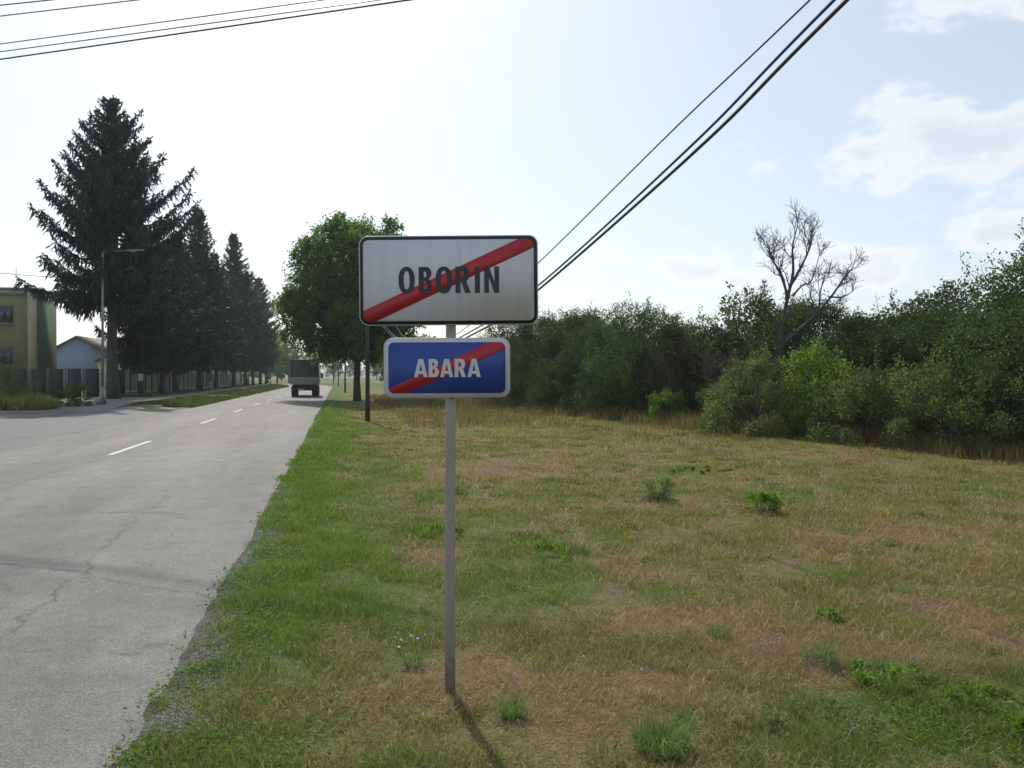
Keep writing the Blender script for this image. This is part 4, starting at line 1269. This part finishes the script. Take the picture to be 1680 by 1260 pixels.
shrub('low_shrub', lowA, 12.7, 22.7, 1.2, .4, 'low arching grey-green shrub at the foot of the hedge below the dead tree')
shrub('low_shrub', lowA, 13.1, 24.9, .85, 2.4, 'smaller arching shrub behind and left of the low grey-green one')
shrub('sapling', lowB, 14.0, 21.3, 1.0, 1.0, 'bright green upright sapling at the middle of the right hedge', cat='sapling', sz_=1.1)
shrub('low_shrub', lowC, 14.1, 19.0, 1.25, .3, 'low spiky shrub right of the bright sapling')
shrub('low_shrub', lowC, 14.6, 17.0, 1.35, 1.9, 'wider low shrub with upright tips in front of the dark hedge')
shrub('low_shrub', lowC, 15.0, 15.2, 1.2, 3.3, 'low shrub near the right edge at the hedge foot')
shrub('low_shrub', lowC, 15.6, 13.2, 1.2, 5.0, 'low shrub cut by the right edge of the view')
shrub('herb_clump', shrub_meshes(711, .8, .6, 1.2, 22, 8, 18, .10, .028, 'weed', .35, .02), 12.2, 28.2, 1.0, 0, 'fresh green tall herbs left of the low grey-green shrub', cat='plant')

def twiggy(seed, paths, levels, mat, spread=.75, name='branches', rmin=.003, sub=5, lens=None):
    """bare wood: given limbs (points, radius) grow twigs level by level"""
    rg = np.random.default_rng(seed)
    mb = MB()
    cur = []
    for P, r0, r1 in paths:
        P = through(P, 26)
        rad = np.linspace(r0, r1, len(P))
        mb.tube(P, rad, 8)
        cur.append((P, rad))
    for lv in range(levels):
        nxt = []
        for P, rad in cur:
            L = np.linalg.norm(P[-1] - P[0])
            nchild = (sub + (2 if lv == 0 else 0)) if lens is None else max(2, int(round(sub * (min(1.6, L / 2.0) * 1.5 if lv == 0 else 1))))
            for c in range(nchild):
                t = rg.uniform(.3, 1.0) if lv == 0 else rg.uniform(.15, 1.0)
                k = int(t * (len(P) - 1))
                T = unit(P[min(k + 1, len(P) - 1)] - P[max(k - 1, 0)])
                d = unit(T + unit(rg.normal(size=3)) * spread + np.array([0, 0, .22]))
                ln = (L * rg.uniform(.28, .52) if lens is None else rg.uniform(*lens[lv])) * (1.15 - .4 * t)
                n = 6
                pts = [P[k]]
                dd = d.copy()
                for q in range(n - 1):
                    dd = unit(dd + rg.normal(size=3) * .28 + np.array([0, 0, .05]))
                    pts.append(pts[-1] + dd * ln / (n - 1))
                pts = np.array(pts)
                r0 = max(rmin * 1.6, rad[k] * .5); rr = np.linspace(r0, max(rmin, r0 * .35), n)
                mb.tube(pts, rr, 5 if lv == 0 else 3, False)
                nxt.append((pts, rr))
        cur = nxt
    return mb
def uz(u, z, dpt=0.0): return (u * CT + dpt * ST, -u * ST + dpt * CT, z)
dt = empty('dead_tree', (15.5, 26.3, float(gz(15.5, 26.3))), 0, 'leafless dead tree with a forked trunk rising above the hedge', 'tree')
dt.scale = (.94, .94, .95)
trunkP = [uz(-.05, -.2), uz(0, 1.3), uz(.1, 2.2), uz(.2, 3.1)]
MB().tube(through(trunkP, 20), np.linspace(.19, .13, len(through(trunkP, 20))), 10).build('trunk', M['deadwood'], dt, True)
limbs = [([uz(.2, 3.05), uz(.24, 3.8), uz(.5, 4.9, .1), uz(.68, 5.9), uz(.62, 6.8, -.1), uz(.85, 7.7)], .105, .015),
         ([uz(.2, 3.0), uz(.75, 3.6, -.2), uz(1.35, 4.15, -.3), uz(2.05, 4.95, -.3), uz(2.6, 5.7, -.2), uz(3.05, 6.1)], .09, .015),
         ([uz(.24, 3.8), uz(-.2, 4.4, .2), uz(-.45, 4.75, .3), uz(-.6, 5.0, .3)], .06, .015),
         ([uz(.5, 4.9), uz(.35, 5.7, .3), uz(.05, 6.4, .4), uz(-.2, 7.1, .5)], .06, .012),
         ([uz(.6, 5.4), uz(.95, 6.2, -.3), uz(1.25, 6.9, -.3), uz(1.3, 7.5, -.3)], .055, .012),
         ([uz(.45, 4.7), uz(.2, 5.6, -.3), uz(-.25, 6.3, -.4), uz(-.5, 6.5, -.4)], .05, .01),
         ([uz(.68, 5.0), uz(1.1, 5.4, .2), uz(1.5, 5.6, .3), uz(1.75, 6.4, .3)], .045, .01),
         ([uz(2.05, 4.95), uz(2.6, 4.95), uz(3.1, 5.2, .2)], .04, .01),
         ([uz(1.7, 4.6), uz(1.75, 5.2), uz(2.0, 6.0, .1)], .04, .01)]
twiggy(91, limbs, 3, 'deadwood', .6, sub=4, rmin=.0055, lens=((.7, 1.4), (.4, .85), (.2, .5))).build('branches', M['deadwood'], dt, True)

def bare_shrub(seed, x, y, h, label):
    rg = np.random.default_rng(seed)
    o = empty('bare_shrub', (x, y, float(gz(x, y))), 0, label, 'shrub', 'bare brown shrubs')
    paths = []
    for k in range(9):
        a = rg.uniform(0, 6.28); r = rg.uniform(.3, 1.0)
        e = np.array([math.cos(a) * r, math.sin(a) * r, h * rg.uniform(.7, 1.05)])
        paths.append(([(e[0] * .1, e[1] * .1, -.1), (e[0] * .4, e[1] * .4, e[2] * .45), (e[0] * .8, e[1] * .8, e[2] * .8), tuple(e)], .028, .008))
    twiggy(seed, paths, 2, 'twig', .8, sub=7, rmin=.005).build('branches', M['twig'], o, True)
bare_shrub(31, 12.9, 29.6, 2.7, 'bare brown twiggy shrub left of the dead tree')
bare_shrub(32, 13.6, 27.0, 2.6, 'bare brown twigs directly below the dead tree')

# ------------------------------------------------------------------ single weeds in the field
def weed(seed, x, y, r, h, L, Wd, mat, label, ncl=14, shoots=7, per=16, name='weed'):
    return shrub(name, shrub_meshes(seed, r, r, h, ncl, shoots, per, L, Wd, mat, h * .15, .02), x, y, 1.0, seed, label, cat='plant')
weed(801, 4.55, 10.9, .15, .44, .055, .013, 'greyweed', 'upright grey-green weed, left of the two in the dry field', 15, 6, 15)
weed(802, 5.5, 9.65, .17, .32, .05, .018, 'weed', 'round bright green weed, right of the two in the dry field', 15, 6, 10)
weed(803, 3.2, 4.12, .20, .12, .035, .012, 'weed', 'bright leafy weed at the lower right', 14, 6, 9)
weed(804, 2.95, 4.45, .07, .17, .05, .007, 'greyweed', 'feathery grey-green weed above the bright one at lower right', 9, 5, 9)
weed(805, 2.45, 3.72, .28, .10, .035, .008, 'greyweed', 'low grey-green weed left of the bright one at lower right', 16, 6, 8)
weed(806, 3.45, 3.62, .42, .11, .04, .011, 'weed', 'spreading green weed in the lower right corner', 22, 6, 9)
weed(807, 2.05, 7.9, .42, .11, .04, .013, 'weed', 'leafy weed patch in the grass right of the post', 20, 5, 8)
weed(808, 3.55, 5.3, .08, .09, .045, .016, 'weed', 'small green rosette in the dry thatch', 8, 6, 12)
weed(809, 1.15, 9.0, .2, .14, .05, .02, 'weed', 'leafy weed just right of the post', 11, 5, 8)
weed(810, 6.7, 14.2, .6, .06, .05, .015, 'weed', 'bright green patch of weeds far in the dry field', 14, 8, 14)
# chicory with blue flowers
ch = weed(811, .44, 4.88, .05, .10, .04, .007, 'greyweed', 'small chicory with pale blue flowers left of the post', 6, 4, 6, 'chicory')
rg = np.random.default_rng(4)
for k in range(7):
    a = rg.uniform(0, 6.28); r = rg.uniform(.02, .13); z = rg.uniform(.12, .22)
    c = np.array([r * math.cos(a), r * math.sin(a), z])
    MB().tube([(c[0] * .2, c[1] * .2, 0), (c[0] * .8, c[1] * .8, z * .6), tuple(c)], .0016, 3).build('stalk', M['weed'], ch)
    V = [c]; nb = 12
    tilt = rg.normal(size=3) * .35 + np.array([-.1, -.5, .7]); tilt = tilt / np.linalg.norm(tilt)
    u = np.cross(tilt, [1, 0, 0]); u /= np.linalg.norm(u); v = np.cross(tilt, u)
    for q in range(nb):
        rr = .011 if q % 2 == 0 else .006
        V.append(c + rr * (math.cos(q * 6.283 / nb) * u + math.sin(q * 6.283 / nb) * v) + tilt * .002)
    MB().add(V, np.array([[0, q + 1, (q + 1) % nb + 1] for q in range(nb)])).build('flower', M['flowerblue'], ch)

# ------------------------------------------------------------------ grass, ground cover, gravel
def blades(x, y, h, w, lean, az_, colr, bend_=.5):
    n = len(x)
    z = gz(x, y) - .004
    B = np.stack([x, y, z], 1)
    d = np.stack([np.cos(az_), np.sin(az_), np.zeros(n)], 1)
    fa_ = rng.uniform(0, 6.283, n)
    s = np.stack([np.cos(fa_), np.sin(fa_), np.zeros(n)], 1) * (w / 2)[:, None]
    up = np.array([0, 0, 1.0])
    l1 = lean * .55
    m = B + d * (h * .55 * np.sin(l1))[:, None] + up * (h * .55 * np.cos(l1))[:, None]
    l2 = np.minimum(lean + bend_ * lean + .12, 1.75)
    t = m + d * (h * .45 * np.sin(l2))[:, None] + up * (h * .45 * np.cos(l2))[:, None]
    t[:, 2] = np.maximum(t[:, 2], z + .006)
    V = np.stack([B - s, B + s, m + s * .8, m - s * .8, t], 1).reshape(-1, 3)
    k = np.arange(n)[:, None] * 5
    return V, [k + np.array([[0, 1, 2, 3]]), k + np.array([[3, 2, 4]])], np.repeat(colr, 5, 0)

def pick_cols(g, lush, lit, n, y):
    u = rng.uniform(size=n)
    isg = u < np.clip(g * 1.0 + lush, 0, .97)
    gcol = np.array([.125, .185, .040]) * (1 - lush[:, None]) + np.array([.115, .215, .038]) * lush[:, None]
    mixo = rng.uniform(size=(n, 1))
    gcol = gcol * (1 - mixo * .45) + np.array([.24, .235, .06]) * mixo * .45
    straw = np.array([.31, .24, .085]) * (1 - mixo) + np.array([.205, .145, .055]) * mixo
    pale = rng.uniform(size=(n, 1)) < .10
    straw = np.where(pale, np.array([.46, .38, .23]), straw)
    olive = rng.uniform(size=(n, 1)) < .48
    straw = np.where(olive & ~pale, np.array([.19, .19, .046]), straw)
    c = np.where(isg[:, None], gcol, straw)
    return np.clip(c * rng.uniform(.65, 1.35, (n, 1)), 0, 1), isg

def sample_field(n, f0, f1, p):
    """points in the wedge the photograph looks at and a few metres beside it; density falls with distance as f**-p"""
    u = rng.uniform(size=n * 3)
    q = 2 - p
    f = (f0 ** q + (f1 ** q - f0 ** q) * u) ** (1 / q) if abs(q) > 1e-6 else f0 * (f1 / f0) ** u
    lat = rng.uniform(-.78, .82, n * 3) * f + rng.uniform(-1.2, 1.2, n * 3)
    x = lat * CT + f * ST; y = f * CT - lat * ST
    ok = (x > edge_r(y) + .02) & (x < hedge_x(np.clip(y, 6, 52)) + 1.6 + 40 * (y > 48)) & (y < 75)
    e = x - edge_r(y)
    bare = (1 - sstep(.08, .42, e + .5 * (fbm(x, y, .3, 45, 3) - .5))) * (1 - sstep(7.5, 10, y))
    ok &= rng.uniform(size=len(x)) > bare * .80
    ok &= rng.uniform(size=len(x)) > .75 * sstep(.55, .72, fbm(x, y, .55, 46, 3)) * (e > .5)     # thin spots
    ok &= rng.uniform(size=len(x)) > .6 * veg(x, y)[2]
    x, y, f = x[ok][:n], y[ok][:n], f[ok][:n]
    return x, y, f
gr = MB()
x, y, f = sample_field(520000, 2.6, 48, 1.75)
g, lush, lit = veg(x, y)
n = len(x)
col, isg = pick_cols(g, lush, lit, n, y)
e = x - edge_r(y)
h = (.024 + .030 * rng.uniform(size=n) + .05 * lush * rng.uniform(.4, 1, n)) * (.45 + 1.2 * sstep(.3, .75, fbm(x, y, .45, 51, 3)))
h = h * (1 + .012 * f.clip(0, 30))
tall = rng.uniform(size=n) < .035
h = np.where(tall, h * rng.uniform(1.5, 2.6, n), h)
h *= np.where(e < .25, .75, 1.0)
lean = np.abs(rng.normal(.55, .35, n))
flatb = (~isg) & (rng.uniform(size=n) < .55 + .4 * lit)
lean = np.where(flatb, rng.uniform(1.1, 1.5, n), lean)
h = np.where(flatb, h * rng.uniform(1.0, 2.0, n), h)
w = np.maximum(.0034, .00072 * f) * rng.uniform(.6, 1.3, n) * np.where(flatb, .75, 1.0)
V, F, C = blades(x, y, h, w, lean.clip(0, 1.5), rng.uniform(0, 6.283, n), col)
gr.add(V, F, col=C)
# loose straw lying on everything, thickest on the bare spots
x, y, f = sample_field(70000, 2.6, 13, 1.6)
g, lush, lit = veg(x, y)
keep = rng.uniform(size=len(x)) < .12 + .9 * lit + .3 * (1 - g) - .5 * lush
x, y, f, g = x[keep], y[keep], f[keep], g[keep]; n = len(x)
col = np.array([.40, .31, .19]) * rng.uniform(.45, 1.25, (n, 1)) * np.array([1, .97, .92]) ** rng.uniform(0, 3, (n, 1))
V, F, C = blades(x, y, rng.uniform(.05, .16, n), np.maximum(.0022, .0005 * f) * rng.uniform(.7, 1.3, n), rng.uniform(1.25, 1.52, n), rng.uniform(0, 6.283, n), col, .03)
V[:, 2] += np.repeat(rng.uniform(.002, .03, n), 5)
gr.add(V, F, col=C)
# clumps of stiffer, darker green grass scattered through the field
nc = 520
cx, cy, cf = sample_field(nc, 3.2, 26, 1.3)
k = rng.integers(0, len(cx), 26000)
x = cx[k] + rng.normal(0, .05, len(k)) * (1 + cf[k] * .05); y = cy[k] + rng.normal(0, .05, len(k)) * (1 + cf[k] * .05)
ok = x > edge_r(y) + .15
x, y, k = x[ok], y[ok], k[ok]; n = len(x)
kind = (hash2(k * 1.0, k * 0.0 + 2, 3) < .62)[:, None]
col = np.where(kind, np.array([.085, .15, .032]), np.array([.21, .19, .06])) * rng.uniform(.6, 1.3, (n, 1)) * (.7 + .6 * hash2(k * 1.0, k * 0.0 + 5, 9))[:, None]
V, F, C = blades(x, y, rng.uniform(.04, .10, n) * (.7 + .7 * hash2(k * 1.0, k * 0.0 + 7, 4)), np.maximum(.0036, .0007 * cf[k]) * rng.uniform(.7, 1.3, n), np.abs(rng.normal(.5, .3, n)), np.arctan2(y - cy[k], x - cx[k]) + rng.normal(0, .6, n), col, .8)
gr.add(V, F, col=C)
tag(gr.build('grass', M['grass']), 'short patchy green and dry grass covering the field right of the road', 'grass', kind='stuff')

# taller dry grass at the foot of the hedge and in the rough beyond
gr = MB()
n = 60000
y = rng.uniform(7, 72, n); x = hedge_x(np.clip(y, 6, 52)) - rng.gamma(1.3, .9, n) + 1.3
x = np.where(rng.uniform(size=n) < .35, rng.uniform(2.5, 9, n), x)
ok = (fbm(x, y, 1.6, 57, 3) > .42) & ((x > 8.2) | (y > 27)) & (x > 2.0)
x, y = x[ok], y[ok]; n = len(x)
near_h = np.exp(-((x - hedge_x(np.clip(y, 6, 52))) / 2.0) ** 2)
h = rng.uniform(.12, .30, n) * (1 + 1.1 * near_h) * np.where(y > 20, 1.15, .9)
mixo = rng.uniform(size=(n, 1))
col = np.where(mixo < .45, np.array([.20, .16, .07]), np.where(mixo < .8, np.array([.14, .14, .045]), np.array([.14, .095, .055]))) * rng.uniform(.6, 1.3, (n, 1))
f = np.hypot(x, y)
V, F, C = blades(x, y, h, np.maximum(.007, .0008 * f) * rng.uniform(.6, 1.2, n), np.abs(rng.normal(.25, .2, n)), rng.uniform(0, 6.283, n), col)
gr.add(V, F, col=C)
tag(gr.build('rough_grass', M['grass']), 'taller brownish grass along the foot of the hedge', 'grass', kind='stuff')

# left verge and rough ground beside the pavement
gr = MB()
def left_patch(n, xa, xb, ya, yb, h0, h1, cols, wmul=1.0, keep=None):
    y = ya + (yb - ya) * rng.uniform(size=n) ** 1.6; x = rng.uniform(xa, xb, n) + bend(y)
    ok = (x < edge_l(y) - .05) & (x > -40)
    if keep is not None: ok &= keep(x, y)
    x, y = x[ok], y[ok]; n = len(x)
    c = cols[rng.integers(0, len(cols), n)] * rng.uniform(.6, 1.35, (n, 1))
    V, F, C = blades(x, y, rng.uniform(h0, h1, n), np.maximum(.01, .0007 * y) * wmul * rng.uniform(.7, 1.3, n), np.abs(rng.normal(.35, .25, n)), rng.uniform(0, 6.283, n), c)
    gr.add(V, F, col=C)
gpal = np.array([[.055, .09, .02], [.09, .12, .03], [.15, .15, .05], [.045, .07, .02]])
left_patch(40000, -10.85, -7.6, 45.5, 150, .06, .22, gpal, keep=lambda x, y: (y + (x + 11) * .9 > 46.3) & (fbm(x, y, 2.5, 58, 3) > .36))
left_patch(12000, -16, -13.25, 62, 140, .06, .25, gpal)
tag(gr.build('verge_grass', M['grass']), 'rough grass strip between the pavement and the road', 'grass', kind='stuff')
ypal = np.array([[.25, .24, .065], [.17, .19, .05], [.30, .26, .10], [.11, .14, .04]])
def tall_clump(x0, y0, rx, ry, h, n, label, pal):
    gr = MB()
    a = rng.uniform(0, 6.283, n); r = np.sqrt(rng.uniform(size=n))
    x = x0 + rx * r * np.cos(a); y = y0 + ry * r * np.sin(a)
    c = pal[rng.integers(0, len(pal), n)] * rng.uniform(.6, 1.35, (n, 1))
    V, F, C = blades(x, y, h * rng.uniform(.4, 1.1, n) * (1.1 - .5 * r), rng.uniform(.02, .045, n), np.abs(rng.normal(.3, .2, n)), rng.uniform(0, 6.283, n), c)
    V = V - np.array([x0, y0, float(gz(x0, y0))])
    gr.add(V, F, col=C)
    o = gr.build('tall_grass', M['grass'])
    o.location = (x0, y0, float(gz(x0, y0)))
    return tag(o, label, 'plant')
tall_clump(-14.9, 44.0, 1.1, 1.2, 1.05, 3200, 'tall yellow-green grass clump at the left before the dark fence', ypal)
tall_clump(-17.0, 43.6, 1.2, 1.2, 1.25, 3000, 'tall grass clump cut by the left edge of the view', ypal)
shrub('low_shrub', lowC, -17.2, 46.0, 1.25, 0.5, 'leafy green bush at the left edge, above the tall grass', sz_=1.35)
shrub('low_shrub', shrub_meshes(733, .9, .8, 1.0, 24, 8, 16, .09, .045, 'walnut', .2, .02), -13.6, 46.8, 1.1, 0.5, 'small dark bush between the tall grass and the lamp foot')

# broad-leaved ground cover by the road edge
mb = MB()
n = 90000
y = 2.6 + (20 - 2.6) * rng.uniform(size=n) ** 2.4
x = edge_r(y) + np.abs(rng.normal(0, .6, n)) - .10 + .24 * rng.uniform(size=n)
k = (fbm(x, y, .30, 71, 4) + .12 * rng.normal(size=n) > .56)
x2, y2 = rng.uniform(.2, 6.5, 60000), 3.0 + 10 * rng.uniform(size=60000) ** 1.5
k2 = fbm(x2, y2, .22, 72, 4) + .05 * rng.normal(size=60000) > .66
x3, y3 = rng.normal(3.25, .45, 5000), rng.normal(3.62, .22, 5000)
k3 = fbm(x3, y3, .2, 73, 3) > .42
x, y = np.concatenate([x[k], x2[k2], x3[k3]]), np.concatenate([y[k], y2[k2], y3[k3]])
n = len(x)
P = np.stack([x, y, gz(x, y) + rng.uniform(.004, .035, n)], 1)
D = np.stack([rng.normal(size=n), rng.normal(size=n), rng.uniform(-.1, .7, n)], 1)
s = rng.uniform(.6, 1.3, n) * np.maximum(1, np.hypot(x, y) / 9)
s = s * rng.choice([.55, .8, 1.2], n)
leaves(mb, P, D, .026 * s, .011 * s, np.clip(rng.normal(.45, .25, n), 0, 1), rng)
tag(mb.build('ground_cover', M['cover']), 'low broad-leaved weeds creeping along the road edge', 'ground cover', kind='stuff')

# loose gravel where the asphalt frays
mb = MB()
n = 34000
y = 2.4 + 11 * rng.uniform(size=n) ** 1.7
x = edge_r(y) + np.where(rng.uniform(size=n) < .2, rng.normal(-.05, .10, n), np.abs(rng.normal(0, .17, n))) + .12 * np.exp(-((y - 6.0) / 1.3) ** 2) * rng.uniform(0, 2.4, n) + .1 * np.exp(-((y - 4.6) / .6) ** 2) * rng.uniform(0, 2.5, n)
z = np.maximum(gz(x, y), np.where(x < edge_r(y), .004 - .03, -1))
r = rng.uniform(.0018, .0065, n) * np.where(x < edge_r(y) - .02, .6, 1.0)
O = np.array([[1,0,0],[0,1,0],[-1,0,0],[0,-1,0],[0,0,.8],[0,0,-.8]], float)
a = rng.uniform(0, 6.283, n); ca, sa = np.cos(a), np.sin(a)
Vx = O[None] * r[:, None, None] * rng.uniform(.7, 1.3, (n, 6, 1))
V = np.stack([Vx[..., 0] * ca[:, None] - Vx[..., 1] * sa[:, None], Vx[..., 0] * sa[:, None] + Vx[..., 1] * ca[:, None], Vx[..., 2]], -1) + np.stack([x, y, z + r * .4], 1)[:, None, :]
F = np.array([[0,1,4],[1,2,4],[2,3,4],[3,0,4],[1,0,5],[2,1,5],[3,2,5],[0,3,5]])
mb.add(V.reshape(-1, 3), (np.arange(n)[:, None, None] * 6 + F[None]).reshape(-1, 3))
tag(mb.build('gravel', M['gravel']), 'loose grey gravel along the frayed asphalt edge', 'gravel', kind='stuff')

# grass tuft at the bottom and small flowers
def tuft(x0, y0, r, h, n, label, pal=None):
    gr = MB()
    a = rng.uniform(0, 6.283, n); rr = r * np.sqrt(rng.uniform(size=n)) * .6
    x = x0 + rr * np.cos(a); y = y0 + rr * np.sin(a)
    pal = np.array([[.09, .17, .035], [.12, .21, .045], [.17, .23, .07]]) if pal is None else pal
    c = pal[rng.integers(0, len(pal), n)] * rng.uniform(.7, 1.3, (n, 1))
    V, F, C = blades(x, y, h * rng.uniform(.3, 1.2, n), rng.uniform(.0026, .0046, n), np.abs(rng.normal(.7, .38, n)), a + rng.normal(size=n) * .5, c, .9)
    z0 = float(gz(x0, y0)); gr.add(V - np.array([x0, y0, z0]), F, col=C)
    o = gr.build('grass_tuft', M['grass']); o.location = (x0, y0, z0)
    return tag(o, label, 'plant')
tuft(1.53, 3.62, .20, .19, 800, 'dense green grass tuft at the bottom edge right of the post')
tuft(.90, 4.12, .09, .15, 260, 'small green grass tuft just right of the post foot')
tuft(1.75, 3.85, .10, .12, 200, 'small grass tuft above the dense one at the bottom')
tuft(2.6, 5.15, .12, .10, 220, 'pale green grass tuft in the dry patch')
for k in range(16):
    xx, yy_ = random.uniform(-.2, 2.6), random.uniform(4.2, 9.5)
    if xx < .1 and yy_ < 5: xx += .5
    z0 = float(gz(xx, yy_)) + random.uniform(.04, .07)
    nb = 5; V = [(0, 0, 0)]
    for q in range(10):
        rr = .011 if q % 2 == 0 else .005
        V.append((rr * math.cos(q * .6283), rr * math.sin(q * .6283) * .8 - .002, .004 + .004 * math.sin(q * .6283)))
    o = MB().add(V, np.array([[0, q + 1, (q + 1) % 10 + 1] for q in range(10)])).build('flower', M['flowerwhite'])
    o.location = (xx, yy_, z0); o.rotation_euler = (R(35), 0, random.uniform(0, 6))
    tag(o, 'tiny white flower in the short grass around the post', 'flower', 'small white flowers in the grass')
